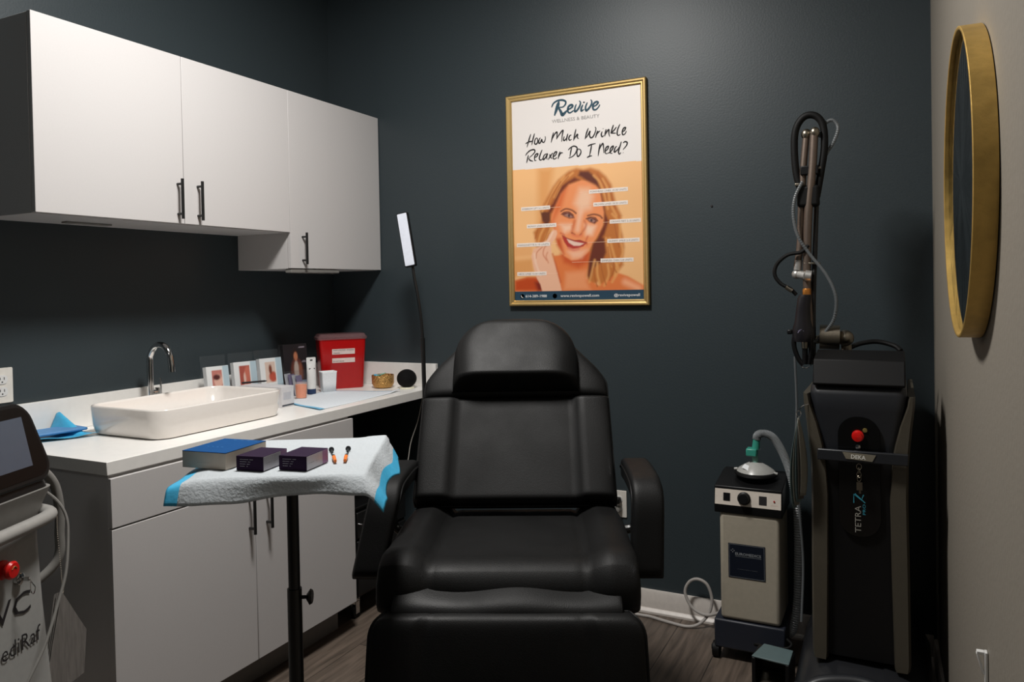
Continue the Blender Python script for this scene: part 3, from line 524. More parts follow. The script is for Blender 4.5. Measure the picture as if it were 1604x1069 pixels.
# shoulder panel behind the headrest
def SW(s):
    L_ = .30; z = s
    if z < .22: return .574
    if z < .50: return .574-(.574-.50)*((z-.22)/.28)**1.3
    if z < 1: return .50-(.50-.30)*((z-.50)/.50)
    return .3
o, ed = pad('shoulder_panel', [(.412, 1.016), (.452, 1.072), (.497, 1.135), (.545, 1.205)], SW, .085, CH, e=.03, pw=6); welt(ed, .085, o, off=.2, ends=(True, True))
# headrest
def HW(s):
    z = max(0, (s-.28)/.72); return .392*max(.30, (1-z**3.0)**(1/2.4))
def head_top(x, t):
    q = .10; h = .044*(t/q)**.85 if t < q else .044-.034*((t-q)/(1-q))**1.15
    return h*max(0, 1-abs(x)**7)
o, ed = pad('headrest', [(.388, 1.052), (.425, 1.102), (.462, 1.155), (.500, 1.212), (.536, 1.264)], HW, .062, CH, e=.035, top=head_top, pw=9, endpow=2.2); welt(ed, .082, o, off=-.05, ends=(False, True))
# link flap and leg rest
pad('knee_flap', [(-.318, .640), (-.306, .662), (-.275, .676), (-.235, .684), (-.17, .684)], lambda s: .515, .020, CH, e=.012, top=lambda x, t: .005*math.sin(6*x+1)*math.sin(PI*t))
def leg_top(x, t):
    a = abs(x); return -.005*math.exp(-((a-.62)/.02)**2) + .006*(1 if a > .62 else 0)*min(1, t*8)
o, ed = pad('leg_rest', [(-.405, .18), (-.375, .34), (-.345, .50), (-.316, .61), (-.300, .652)], lambda s: (.602+.018*(1-s))*(1-.10*max(0, (s-.90)/.10)**2), .085, CH, e=.035, top=leg_top); welt(ed, .085, o, off=.36)
# arm pads: a short level part, then down the front
for sx, x0, x1 in ((1, .350, .338), (-1, -.325, -.360)):
    path = [(.26, .842), (.17, .850), (.06, .852), (-.005, .846), (-.038, .815), (-.058, .75), (-.078, .68), (-.086, .648)]
    def shp(o):
        for v in o.data.vertices: v.co.x += (x0 if v.co.z > .84 else x0+(x1-x0)*min(1, (.84-v.co.z)/.18))
    o, ed = pad('armrest', path[::-1], lambda s: .078, .060, CH, e=.024, nx=22, pw=6, sub=3)
    shp(o); p_ = welt(ed, .062, o, off=.15, r=.003); shp(p_)
    MB().tube([(sx*.29, .12, .70), (sx*.335, .12, .72), (sx*.335, .12, .84)], .012, n=10).build('arm_bracket', BLK, CH)
MB().box(-.26, .26, -.10, .24, .600, .636).build('seat_frame', BLK, CH, bev=.004)
MB().box(-.11, .11, -.02, .20, .10, .60).build('lift_column', BLKP, CH, bev=.02)
MB().prism(rrect(-.27, .27, -.28, .34, .05), .001, .095).build('base', BLKP, CH, bev=.015)
for sx in (-1, 1):
    MB().tube([(sx*.245, -.10, .61), (sx*.25, -.24, .60), (sx*.25, -.29, .56)], .010, n=10).build('leg_rest_hinge', STL, CH)

# ------------------------------------------------------------------ instrument stand with underpad and boxes
TS = thing('tray_stand', (1.452, -1.862, 0), 29.5, 'black tray stand with a slim pole in front of the base cabinet', 'stand')
MB().cyl((-.023, 0, .62), (-.023, 0, 1.005), .0125, n=24).build('pole', BLK, TS)
MB().cyl((-.023, 0, .03), (-.023, 0, .735), .0155, n=24).build('lower_tube', BLK, TS)
MB().cyl((-.011, 0, .715), (.005, 0, .715), .004, n=10).lathe([(0, .026), (.007, .026), (.017, .033), (.014, .038), (0, .039)], c=(-.023, 0, .715), axis='x', n=12).build('knob', BLKP, TS)
for a in (90.5, 210.5, 320.5):
    c, s = math.cos(math.radians(a)), math.sin(math.radians(a))
    MB().tube([(-.023, 0, .05), (c*.12, s*.12, .045), (c*.26, s*.26, .034)], .014, n=10, flat=.6).cyl((c*.26, s*.26, .0008), (c*.26, s*.26, .03), .018, n=16).build('foot', BLK, TS)
TW, TD0, TD1 = .160, -.178, .185     # half width, near, far
MB().prism(rrect(-TW, TW-.004, TD0, TD1, .02), 1.005, 1.017).build('tray', STL, TS, bev=.002)

UP = thing('underpad', (1.452, -1.862, 1.018), 29.5, 'white absorbent underpad with blue edges draped over the tray stand', 'pad')
def padf(u, v):
    # u 0..1 left->right, v 0..1 near hem -> far edge
    s = -.222+.452*u; tt = -.222+.412*v
    x, y, z = s, tt, .0022
    xr = TW-.002; dx = dy = 0
    if s > xr:                           # right overhang falls and folds
        d = s-xr; k = min(1, d/.03); dx = d*.80
        x = xr+d*(.50+.10*math.sin(v*10+.6))
    if s < -TW:
        d = -TW-s; x = -TW-d*.86; dx = d*.20*(1.3-v)
    yn = TD0-.004
    if tt < yn:                          # front flap hangs
        d = yn-tt; q = min(1, d/.012); y = yn-.005*math.sin(q*PI/2)-.007*math.sin(u*8+.4)*min(1, d/.03)*(1+u)-d*.42; dy = d*.95
        dy += .006*math.sin(u*6.2+.4)*min(1, d/.03)
    z -= math.sqrt(dx*dx+dy*dy)
    if s > xr: z += .006*math.sin(v*13+1.0)*min(1, (s-xr)/.04)
    if u > .70 and s <= xr+.02: z += .007*max(0, (u-.70)/.2)*max(0, v-.75)*4
    w = (1 if abs(s) > TW*.7 or tt < TD0 else .12)
    z += w*.0016*math.sin(u*23+v*9)*math.sin(v*17-u*5)
    return (x, y, z+.0012)
mb = MB().grid(padf, 90, 70, mi=lambda u, v: 1 if (u < .056 or u > .932) else 0)
mb.build('sheet', [translucent(mat('absorbent_tissue', (208, 214, 218), .85, bump=.22, scale=170, spec=.2), (208, 214, 218), .30), BLUE], UP, smooth=60, solid=.0015, recalc=False)

def tray_box(label, x, y, rz, w, d, h, cols, cat='box', group=None, z=1.0225):
    R = Matrix.Rotation(math.radians(29.5), 4, 'Z') @ Vector((x, y, 0))
    return thing('carton', (1.452+R.x, -1.862+R.y, z), 29.5+rz, label, cat, group)
t = tray_box('flat syringe carton with a blue lid, leftmost on the tray', -.150, -.040, -22, 0, 0, 0, 0)
MB().box(-.054, .054, -.064, .064, 0, .033).build('carton_body', TANB, t, bev=.001)
MB().box(-.054, .054, -.064, .064, .0332, .0342).build('lid_face', BLUEB, t)
for a, b, w_ in ((-.02, .050, .06), (-.03, -.02, .04)):
    text('lid_text', '- - - -', mat('pale_blue_ink', (90, 160, 205), .5), t, (a, b, .0345), (1, 0, 0), (0, 0, 1), w=w_, h=.006)
text('front_text', '.......', INKG, t, (-.016, -.0642, .012), (1, 0, 0), (0, -1, 0), w=.03, h=.006)
def purple(label, x, y, rz):
    t = tray_box(label, x, y, rz, 0, 0, 0, 0, group='purple filler cartons on the tray')
    MB().box(-.031, .031, -.042, .042, 0, .029).build('carton_body', PURP, t, bev=.0008)
    MB().box(.0311, .0316, -.0415, .018, .001, .028).build('side_panel', SILV, t)
    MB().box(.0311, .0316, .0182, .040, .001, .028).build('side_stripe', MAUV, t)
    for k, w_ in enumerate((.030, .024, .022, .018)):
        text('carton_print', ['------- ---', '----- --', '---- --', '--- -'][k], INKW, t, (-.022, -.0422, .021-.0045*k), (1, 0, 0), (0, -1, 0), w=w_, h=.004)
    text('side_text', '--- --', INKG, t, (.0318, -.035, .012), (0, 1, 0), (1, 0, 0), w=.04, h=.006)
purple('dark purple carton in the middle of the three cartons on the tray', -.060, -.092, -19)
purple('dark purple carton with a mauve stripe, rightmost of the three on the tray', .026, -.100, -19)
for i, (x, y, rz) in enumerate(((.078, -.055, 14), (.102, -.052, 6))):
    t = tray_box(['clear syringe with orange cap, left of the loose pair on the underpad', 'clear syringe with orange cap, right of the loose pair on the underpad'][i], x, y, rz, 0, 0, 0, 0, cat='syringe', group='syringes on the underpad', z=1.0275)
    t.name = 'syringe'
    MB().cyl((0, .005, 0), (0, .055, 0), .0042, n=12).build('barrel', CLEAR, t)
    MB().cyl((0, .055, 0), (0, .085, 0), .0022, n=8).cyl((0, .084, 0), (0, .087, 0), .006, n=12).cyl((0, .010, 0), (0, .018, 0), .0036, n=10).build('plunger', DKP, t)
    MB().cyl((0, -.035, 0), (0, .006, 0), .0032, .0042, n=10).build('needle_cap', ORNG, t)

# ------------------------------------------------------------------ things on the counter
ZC = .9105
def sheetf(corners, curl, zz):
    A, B, Cc, D = [Vector(c) for c in corners]
    def f(u, v):
        p = A.lerp(B, u).lerp(D.lerp(Cc, u), v)
        return (p.x, p.y, ZC+zz+.0012+.0009*(1+math.sin(u*9+v*5))+curl(u, v))
    return f
t = thing('underpad', (0, 0, 0), 0, 'flat white underpad with blue edges on the counter right of the sink', 'pad')
MB().grid(sheetf([(.30, -.690, 0), (.575, -.790, 0), (.556, -.215, 0), (.205, -.335, 0)], lambda u, v: .010*max(0, u-.9)*10*max(0, v-.85)*6+.004*max(0, .06-v)*10, 0), 30, 40, mi=lambda u, v: 1 if (v < .05 or v > .955) else 0).build('sheet', [mat('underpad_face', (224, 231, 237), .75, bump=.2, scale=140), BLUE2], t, smooth=60, solid=.0012, recalc=False)
t = thing('surgical_drape', (0, 0, 0), 0, 'light blue drape sheet with a turned-up corner, left of the sink', 'drape')
def dr(u, v):
    p = Vector((.035, -1.66, 0)).lerp(Vector((.035, -1.462, 0)), u).lerp(Vector((.150, -1.66, 0)).lerp(Vector((.232, -1.478, 0)), u), v)
    pk = max(0, 1-math.hypot((u-.84)/.18, (v-.05)/.75)); z = .070*pk**1.1+.004*math.sin(u*8)
    z += .006*max(0, v-.8)*5
    return (p.x-.0*pk, p.y, ZC+.003+max(0, z))
MB().grid(dr, 40, 24).build('sheet', BLUE, t, smooth=60, solid=.0012, recalc=False)
t = thing('folded_drape', (.112, -1.565, ZC+.0165), -8, 'stack of flat folded blue drapes on the light blue sheet', 'drape')
MB().box(-.055, .048, -.11, .095, 0, .010).build('stack', BLUE3, t, bev=.004)
MB().box(.020, .0495, -.118, -.085, -.001, .0125).build('paper_band', PAPER, t, bev=.002)

def print_mesh(name, fc, w, h, nu, nv, parent, M, rough=.4):
    U_, V_ = np.meshgrid(np.linspace(0, 1, nu+1), np.linspace(0, 1, nv+1), indexing='ij')
    im = fc(U_, V_)
    mb = MB().grid(lambda a, b: (a*w-w/2, b*h, 0), nu, nv); mb.xf(M); o = mb.build(name, MATS.get('brochure_print') or MATS.setdefault('brochure_print', vcol_mat('brochure_print', rough)), parent, smooth=0, recalc=False)
    c = o.data.color_attributes.new('print', 'FLOAT_COLOR', 'POINT'); b = np.ones((len(o.data.vertices), 4), 'f'); b[:, :3] = im.reshape(-1, 3); c.data.foreach_set('color', b.ravel()); return o
def ell(U_, V_, cx, cy, rx, ry, soft=.25): return np.clip((1-np.hypot((U_-cx)/rx, (V_-cy)/ry))/soft, 0, 1)[..., None]
def bro(kind):
    L_ = lambda c: np.array(lin(c))
    def f(U_, V_):
        im = np.ones(U_.shape+(3,))*L_((226, 228, 228)); mix = lambda a, c: im*(1-a)+L_(c)*a
        im = np.where(((U_ > .72))[..., None], L_((176, 196, 206)), im)
        r = ((U_ > .24) & (U_ < .70) & (V_ > .34) & (V_ < .90))
        ph = np.ones(U_.shape+(3,))*L_([(190, 120, 110), (168, 84, 72), (214, 190, 176)][kind])
        e = [(.5, .62, .22, .2, (222, 176, 160)), (.6, .62, .2, .3, (196, 110, 92)), (.55, .5, .2, .16, (186, 84, 66))][kind]
        a = ell(U_, V_, *e[:4]); ph = ph*(1-a)+L_(e[4])*a
        a = ell(U_, V_, *[(.44, .72, .2, .09), (.45, .56, .06, .2), (.46, .7, .09, .16)][kind], .4); ph = ph*(1-a)+L_([(84, 40, 40), (226, 190, 176), (120, 60, 44)][kind])*a
        im = np.where(r[..., None], ph, im)
        a = ell(U_, V_, .34, .24, .06, .045, .3); im = im*(1-a)+L_((90, 96, 96))*a
        tx = ((V_ > .12) & (V_ < .2) & (U_ > .25) & (U_ < .8) & (np.sin(U_*90) > -.2)); im = np.where(tx[..., None], L_((170, 176, 176)), im)
        return im
    return f
def holder(i, y, x, rz, wid, top, cardh, label, dark=False):
    t = thing('brochure_holder', (x, y, ZC), rz, label, 'brochure holder', 'brochure holders behind the sink')
    q = math.radians(8); T = Matrix.Translation((0, .0, 0)) @ Matrix.Rotation(-q, 4, 'X')
    MB().box(-wid/2, wid/2, .0, .0025, .003, top).xf(T).build('back_sheet', CLEAR, t)
    MB().box(-wid/2, wid/2, -.032, -.030, .003, .055 if not dark else .10).box(-wid/2, -wid/2+.002, -.031, .0, .003, .055).box(wid/2-.002, wid/2, -.031, 0, .003, .055).xf(T).build('front_pocket', CLEAR, t)
    MB().box(-wid/2, wid/2, -.045, .04, 0, .003).build('foot', CLEAR, t)
    c = thing('brochure_stack', (x, y, ZC), rz, ['white brochures with a pink portrait in the first holder, nearest the tap', 'white brochures with a red hand-on-face photo in the second holder from the tap', 'white brochures with a pale photo in the third holder from the tap', 'dark brochures with a seated woman in the holder beside the red bin'][i], 'brochures', 'brochures in the clear holders')
    cw = wid*.9
    MB().box(-cw/2, cw/2, -.027, -.003, .006, cardh).xf(T).build('paper_stack', PAPER if not dark else mat('dark_card', (40, 34, 36), .5), c)
    if not dark:
        print_mesh('cover', bro(i), cw, cardh-.007, 24, 36, c, T @ frame((0, -.0275, .006), (1, 0, 0), (0, -1, 0)))
    else:
        def f(U_, V_):
            L_ = lambda k: np.array(lin(k)); im = np.ones(U_.shape+(3,))*L_((30, 26, 30))
            for cx, cy, rx, ry, k in ((.52, .40, .30, .34, (96, 50, 40)), (.50, .42, .12, .26, (176, 160, 150)), (.66, .42, .08, .2, (128, 76, 56)), (.48, .78, .15, .13, (40, 22, 20)), (.50, .74, .09, .11, (176, 110, 80)), (.84, .62, .12, .02, (120, 110, 120)), (.78, .93, .14, .008, (150, 140, 150))):
                a = ell(U_, V_, cx, cy, rx, ry); im = im*(1-a)+L_(k)*a
            im = np.where((V_ < .22)[..., None], L_((120, 136, 158)), im); return im
        print_mesh('cover', f, cw, cardh-.007, 30, 44, c, T @ frame((0, -.0275, .006), (1, 0, 0), (0, -1, 0)))
holder(0, -.862, .098, 80, .112, .212, .165, 'clear acrylic brochure holder nearest the tap, tall back sheet')
holder(1, -.712, .098, 78, .120, .212, .170, 'clear acrylic brochure holder second from the tap')
holder(2, -.562, .098, 78, .124, .212, .172, 'clear acrylic brochure holder third from the tap')
holder(3, -.400, .098, 72, .135, .225, .222, 'clear acrylic holder beside the red bin', True)
t = thing('business_cards', (.175, -.680, ZC), 70, 'clear stand of patterned cards between first and second brochure holder', 'card stand')
MB().box(-.03, .03, -.012, .012, 0, .006).box(-.03, .03, .008, .010, .006, .075).build('stand', CLEAR, t)
MB().box(-.028, .028, -.004, .006, .007, .070).build('cards', mat('patterned_card', (150, 152, 148), .5, var=.45, scale=90), t)
t = thing('pamphlet_fan', (.168, -.478, ZC), 76, 'fan of thin pamphlets leaning between the third holder and dark brochures', 'pamphlets')
for k in range(4):
    MB().box(-.004, .040, -.0015, .0015, 0, .098-.004*k).xf(Matrix.Translation((-.05+.016*k, -.02-.004*k, .004)) @ Matrix.Rotation(math.radians(24), 4, 'Z') @ Matrix.Rotation(math.radians(-10), 4, 'X')).build('pamphlet', [mat('grey_paper', (168, 170, 176), .6), mat('lilac_paper', (112, 106, 134), .6)][k % 2], t)
t = thing('paper_carton', (.262, -.745, ZC), 3, 'white carton with a dark base stripe beside the sink end', 'box')
MB().box(-.100, .120, -.055, .018, .0, .083).build('carton_body', mat('carton_white', (214, 212, 214), .5), t, bev=.001)
MB().box(.1201, .1206, -.054, .017, .004, .010).build('base_stripe', mat('stripe_grey', (60, 66, 76), .5), t)
MB().box(.1202, .1204, -.045, .0, .03, .06).build('panel_print', mat('panel_print', (192, 192, 198), .5), t)
t = thing('pen', (.16, -.72, ZC+.0875), 62, 'black pen lying on the white carton beside the sink', 'pen')
MB().cyl((-.05, 0, 0), (.045, 0, 0), .004, n=12).cyl((.045, 0, 0), (.056, 0, 0), .004, .001, n=12).build('barrel', INK, t)
t = thing('specimen_cup', (.275, -.560, ZC+.002), 0, 'frosted cup half filled with orange, on the counter', 'cup')
MB().lathe([(0, 0), (.024, 0), (.0275, .070), (.0255, .070), (.0225, .002), (0, .002)], n=28).build('cup_body', FROST, t)
MB().lathe([(0, .003), (.0220, .003), (.0248, .060), (0, .060)], n=28).build('contents', ORNG, t)
t = thing('cream_tube', (.215, -.425, ZC+.0015), 62, 'white cream tube standing on its navy cap', 'tube')
MB().lathe([(0, 0), (.0195, 0), (.0195, .022), (0, .022)], n=28).build('cap', NAVY, t)
def trg(z, a, b): return [(a*math.cos(2*PI*k/28), b*math.sin(2*PI*k/28), z) for k in range(28)]
MB().rings([trg(.023, .020, .020), trg(.06, .0205, .0195), trg(.10, .021, .015), trg(.13, .0215, .007), trg(.140, .022, .0025), trg(.163, .022, .0022), trg(.166, .019, .002)]).build('tube_body', WHTP, t)
MB().box(-.006, .006, -.0028, -.0023, .150, .156).box(-.014, .014, -.0102, -.0092, .112, .117).build('hang_slot', INK, t)
t = thing('gauze_pack', (.235, -.335, ZC+.0015), 58, 'white open-topped gauze pack beside the cream tube', 'gauze pack')
MB().rings([[(x, y, z) for x, y in rrect(-.031-k, .031+k, -.022-k, .022+k, .006)] for z, k in ((0, 0), (.04, .002), (.088, .0045), (.094, .006))], cap=False).build('wrapper', PAPER, t, solid=.002)
for k in range(5): MB().box(-.028, .028, -.018+.0075*k, -.012+.0075*k, .003, .090-.003*(k % 2)).build('gauze_pad', mat('gauze', (226, 228, 226), .9, bump=.5, scale=220), t)
# sharps bin
t = thing('sharps_bin', (.190, -.185, ZC), 50, 'red sharps bin with clear lid and two white labels in the corner', 'sharps bin')
def br(z, w, d, r=.014): return [(x, y, z) for x, y in rrect(-w/2, w/2, -d/2, d/2, r)]
MB().rings([br(0, .190, .098), br(.005, .196, .104), br(.215, .220, .122), br(.235, .222, .124)]).build('bin_body', RED, t, bev=0)
MB().rings([br(.2355, .236, .134, .016), br(.247, .238, .136, .016), br(.250, .226, .124, .012), br(.262, .214, .112, .012), br(.2625, .1, .06, .012)]).build('lid', mat('clear_lid', (150, 112, 114), .15, alpha=.4), t)
for z0, lines_ in ((.175, (('SHARPS CONTAINER - BIOHAZARD', .022, .10), ('WARNING', .008, .03))), (.135, (('DO NOT REUSE', .009, .05),))):
    y_ = -.0588 if z0 > .15 else -.0568
    th = math.atan2(.009, .21)
    L_ = MB().box(-.052, .056, 0, .0008, 0, .026 if z0 > .15 else .022).xf(Matrix.Translation((0, -.052-(z0-.005)*.0428-.0012, z0-.01)) @ Matrix.Rotation(th, 4, 'X')).build('sticker', mat('sticker', (226, 206, 200), .5), t)
    for s_, zz, w_ in lines_:
        text('sticker_text', s_, INK, L_, (-.047, -.052-(z0-.005)*.0428-.0022-.0003-zz*.0428, z0-.014+zz), (1, 0, 0), (0, -1, .0428), w=w_, h=.005)
# gold bowl and speaker
t = thing('hammered_bowl', (.395, -.128, ZC), 0, 'small hammered gold bowl on the counter by the back wall', 'bowl')
mb = MB().lathe([(0, 0), (.034, 0), (.044, .004), (.0525, .022), (.0535, .060), (.0515, .062), (.0500, .058), (.048, .022), (.036, .006), (0, .005)], n=48)
mb.build('bowl_body', mat('hammered_brass', (204, 160, 98), .36, 1., bump=.9, scale=130, var=.1), t)
t = thing('foil_packets', (.385, -.135, ZC+.052), 20, 'blue and green packets heaped in the gold bowl', 'packets')
MB().box(-.03, .02, -.015, .012, 0, .006).xf(Matrix.Rotation(.25, 4, 'Y')).build('packet', BLUE, t, bev=.002)
MB().box(-.012, .03, -.02, .008, .007, .012).xf(Matrix.Rotation(-.3, 4, 'Y')).build('packet', mat('mint_foil', (110, 190, 170), .35), t, bev=.002)
t = thing('smart_speaker', (.520, -.110, ZC), 0, 'black ball-shaped speaker at the end of the counter', 'speaker')
MB().sphere((0, 0, .0465), .047, sz=.93, n=36, m=20).build('fabric_shell', mat('speaker_mesh', (11, 11, 12), .8, spec=.2, bump=.5, scale=500), t)
MB().lathe([(0, 0), (.033, 0), (.036, .003), (.034, .006), (0, .006)], n=36).build('light_ring', mat('ring_glow', (226, 222, 200), .4, emit=((240, 236, 205), .12)), t)
# reading lamp (stands on the floor behind the chair)
t = thing('floor_lamp', (.752, -.30, 0), 0, 'slim black gooseneck floor lamp with a white light panel', 'lamp')
MB().lathe([(0, .001), (.12, .001), (.12, .014), (.02, .022), (0, .022)], n=40).build('base', BLK, t)
MB().cyl((0, 0, .02), (-.012, 0, 1.165), .0095, n=16).build('pole', BLK, t)
MB().tube([(-.012, 0, 1.16), (-.018, 0, 1.24), (-.032, 0, 1.34), (-.050, 0, 1.43), (-.058, 0, 1.485)], .0062, n=12, sub=8).build('gooseneck', BLK, t)
hM = Matrix.Translation((-.082, -.006, 1.598)) @ Euler((math.radians(-4), math.radians(-10), math.radians(14)), 'XYZ').to_matrix().to_4x4()
MB().prism(rrect(-.026, .026, -.122, .122, .006), -.011, .010).xf(hM @ Matrix.Rotation(PI/2, 4, 'X')).build('head', BLKP, t, bev=.002)
MB().prism(rrect(-.022, .022, -.117, .117, .004), .0102, .013).xf(hM @ Matrix.Rotation(PI/2, 4, 'X')).build('light_panel', mat('lamp_diffuser', (214, 218, 228), .5, emit=((214, 222, 240), .12)), t, bev=.001)
# cord under the counter
t = thing('charging_cable', (0, 0, 0), 0, 'thin white cable hanging under the counter end beside the chair', 'cable')
MB().tube([(.575, -.06, .868), (.572, -.10, .76), (.556, -.14, .66), (.545, -.16, .56), (.505, -.18, .50), (.455, -.16, .40), (.44, -.13, .25), (.50, -.06, .03)], .0022, n=6).build('cord_run', mat('white_cord', (190, 184, 176), .5), t)
# rolling supply cart under the counter
t = thing('supply_cart', (.400, -.405, 0), 0, 'low black rolling cart under the counter end', 'cart')
MB().box(-.15, .17, -.185, .185, .085, .455).build('cart_body', BLKP, t, bev=.008)
MB().box(-.155, .176, -.19, .19, .456, .470).build('top_panel', BLKP, t, bev=.004)
for z in (.10, .22, .34): MB().box(.1705, .182, -.175, .175, z, z+.108).build('drawer', BLK, t, bev=.004)
MB().tube([(.182, -.17, .40), (.205, -.17, .40), (.205, -.05, .40), (.182, -.05, .40)], .005, n=8, smooth=False).build('handle', CHR, t)
text('drawer_print', '- --- --- -', INKG, t, (.1825, -.165, .175), (0, 1, 0), (1, 0, 0), w=.07, h=.008)
for sx in (-.12, .150):
    for sy in (-.16, .16):
        c = MB().cyl((sx-.009, sy, .0255), (sx+.009, sy, .0255), .025, n=24).build('caster', RUB, t)
        MB().box(sx-.013, sx-.010, sy-.012, sy+.012, .02, .075).box(sx+.010, sx+.013, sy-.012, sy+.012, .02, .075).box(sx-.013, sx+.013, sy-.014, sy+.014, .070, .085).build('caster_fork', CHR, c, bev=.001)

# ------------------------------------------------------------------ cream machine at the left edge (local x along its face, y into it)
LM = thing('aesthetic_machine', (.774, -1.983, 0), 112.2, 'white treatment machine with tilted touch screen at the left edge', 'machine')
def secr(z, x0, x1, y0, y1, r=.03): return [(x, y, z) for x, y in rrect(x0, x1, y0, y1, r)]
MB().rings([secr(.10, -.44, .022, -.02, .36, .05), secr(.30, -.43, .014, -.012, .35, .05), secr(.50, -.415, -.004, -.004, .34, .04), secr(.66, -.40, -.018, 0, .33, .04), secr(.80, -.39, -.032, 0, .32, .035), secr(.855, -.385, -.036, 0, .31, .03)]).build('body', mat('pearl_grey_shell', (158, 158, 155), .4), LM, smooth=60)
MB().rings([secr(.0, -.44, .02, -.03, .36, .05), secr(.02, -.46, .04, -.05, .38, .06), secr(.085, -.45, .03, -.04, .37, .05), secr(.099, -.43, .01, -.02, .35, .05)]).xf(Matrix.Translation((0, 0, .001))).build('base', GREYP, LM)
MB().rings([secr(.8555, -.385, -.036, 0, .30, .03), secr(.885, -.39, -.026, -.006, .30, .03), secr(.918, -.40, -.006, -.016, .30, .04), secr(.926, -.402, -.004, -.018, .30, .04)]).build('console', GREYP, LM, smooth=60)
MB().rings([secr(.9265, -.395, -.010, -.010, .28, .035), secr(.952, -.395, -.010, .000, .28, .035)]).build('console_gap', BLKP, LM)
TL = Matrix.Translation((0, -.012, .945)) @ Matrix.Rotation(math.radians(-22), 4, 'X')
MB().rings([[(x, y, z) for x, z in rrect(-.40+d, .0-d, .0+d, .195-d, r)] for y, d, r in ((.0, .004, .045), (.004, 0, .048), (.030, 0, .048), (.034, .004, .045))]).xf(TL).build('screen_housing', BLKP, LM)
MB().prism(rrect(-.388, -.012, .012, .183, .036), .0002, .001).xf(TL @ Matrix.Rotation(PI/2, 4, 'X')).build('bezel', mat('gloss_bezel', (8, 8, 9), .3, spec=.15), LM)
MB().prism([(-.365, -.158), (-.062, -.158), (-.038, -.040), (-.365, -.040)], .0012, .0016).xf(TL @ frame((0, -.0005, 0), (1, 0, 0), (0, -1, 0)) @ Matrix.Translation((0, .198, 0))).build('display', SCRN, LM)
MB().tube([(-.41, .05, .858), (-.405, -.005, .858), (-.36, -.026, .858), (-.20, -.028, .858), (-.07, -.024, .858), (-.030, -.012, .862), (-.022, .03, .868)], .017, n=16, sub=8, flat=.9).build('handle', mat('handle_grey', (150, 148, 144), .4), LM)
e = MB().lathe([(0, .001), (.021, .001), (.021, .006), (.012, .010), (.012, .016), (.019, .020), (.020, .026), (.016, .031), (0, .032)], c=(-.172, 0, .777), axis='y', n=32).build('emergency_stop', REDB, LM)
MB().tube([(-.180, -.0325, .781), (-.172, -.0325, .786), (-.165, -.0325, .779)], .001, n=6).build('arrow_mark', GOLD, e)
k = MB().lathe([(0, .001), (.013, .001), (.013, .010), (.009, .012), (0, .013)], c=(-.125, 0, .740), axis='y', n=24).build('key_switch', CHR, LM)
MB().box(-.127, -.123, -.030, -.013, .736, .744).tube([(-.125, -.03, .740), (-.121, -.034, .728), (-.113, -.034, .716), (-.119, -.034, .704), (-.127, -.034, .714), (-.125, -.032, .733)], .0012, n=6).build('key', CHR, k)
text('badge_letters', 'VC', INK, LM, (-.086, -.0015, .655), (1, 0, 0), (0, -1, 0), w=.115, h=.050, align='RIGHT')
text('badge_letters', 'MediRaf', INK, LM, (-.060, -.0042, .575), (1, 0, 0), (0, -1, 0), w=.160, h=.036, align='RIGHT')
MB().tube([(-.02, .09, .90), (.04, .07, .945), (.078, .055, .91), (.090, .048, .85), (.090, .048, .78), (.080, .055, .70), (.0, .12, .63)], .0115, n=14, sub=8).build('hand_piece_hose', GREYP, LM)
MB().tube([(-.01, .02, .915), (.004, -.01, .88), (.006, -.03, .84), (-.005, -.04, .79), (-.03, -.05, .72), (-.06, -.05, .66), (-.11, -.05, .58), (-.17, -.04, .50), (-.2, -.03, .40), (-.22, -.03, .25)], .0035, n=8).build('side_cable', GREYP, LM)
t = thing('booklet', (.748, -1.990, 0), 112.2, 'spiral booklet hanging from a bead chain beside the white machine', 'booklet')
pts = [(.012, -.026, .845), (.012, -.026, .80), (.020, -.026, .72), (.024, -.026, .665)]
mb = MB()
for i, p in enumerate(catmull(pts, 14)): mb.sphere(p, .0013, n=6, m=4)
mb.tube([(.024, -.026, .665), (.019, -.026, .652), (.024, -.026, .646), (.029, -.026, .652), (.024, -.026, .665)], .0008, n=6)
mb.build('bead_chain', mat('bead_metal', (190, 180, 165), .4, .5), t)
for k in range(4):
    MB().prism([(.020-.003*k, .0), (.024, .0), (.112-.006*k, -.13), (.098-.006*k, -.235), (-.05-.004*k, -.235), (-.02, -.12)], 0, .0006).xf(Matrix.Translation((0, -.026+.004*k, .648)) @ Matrix.Rotation(PI/2, 4, 'X')).build('page', mat('laminated_page', (120, 116, 112), .4, stretch=(8, 1, 1), var=.2, scale=20), t)

# ------------------------------------------------------------------ cooler unit (beige tower)
EU = thing('cooling_unit', (2.115, -.18, 0), 0, 'beige tower cooling unit on a black wheeled base by the back wall', 'machine')
MB().box(-.102, .108, -.120, .10, .152, .545).build('body', CREAM, EU, bev=.014, seg=4)
MB().box(-.125, .122, -.125, .125, .045, .150).build('base', mat('dark_slate_plastic', (36, 40, 50), .45), EU, bev=.006)
for x in (-.122, .100):
    for y in (-.10, .095):
        MB().cyl((x-.012, y, .028), (x+.012, y, .028), .0275, n=24).box(x-.016, x+.016, y-.016, y+.016, .03, .046).build('caster', RUB, EU)
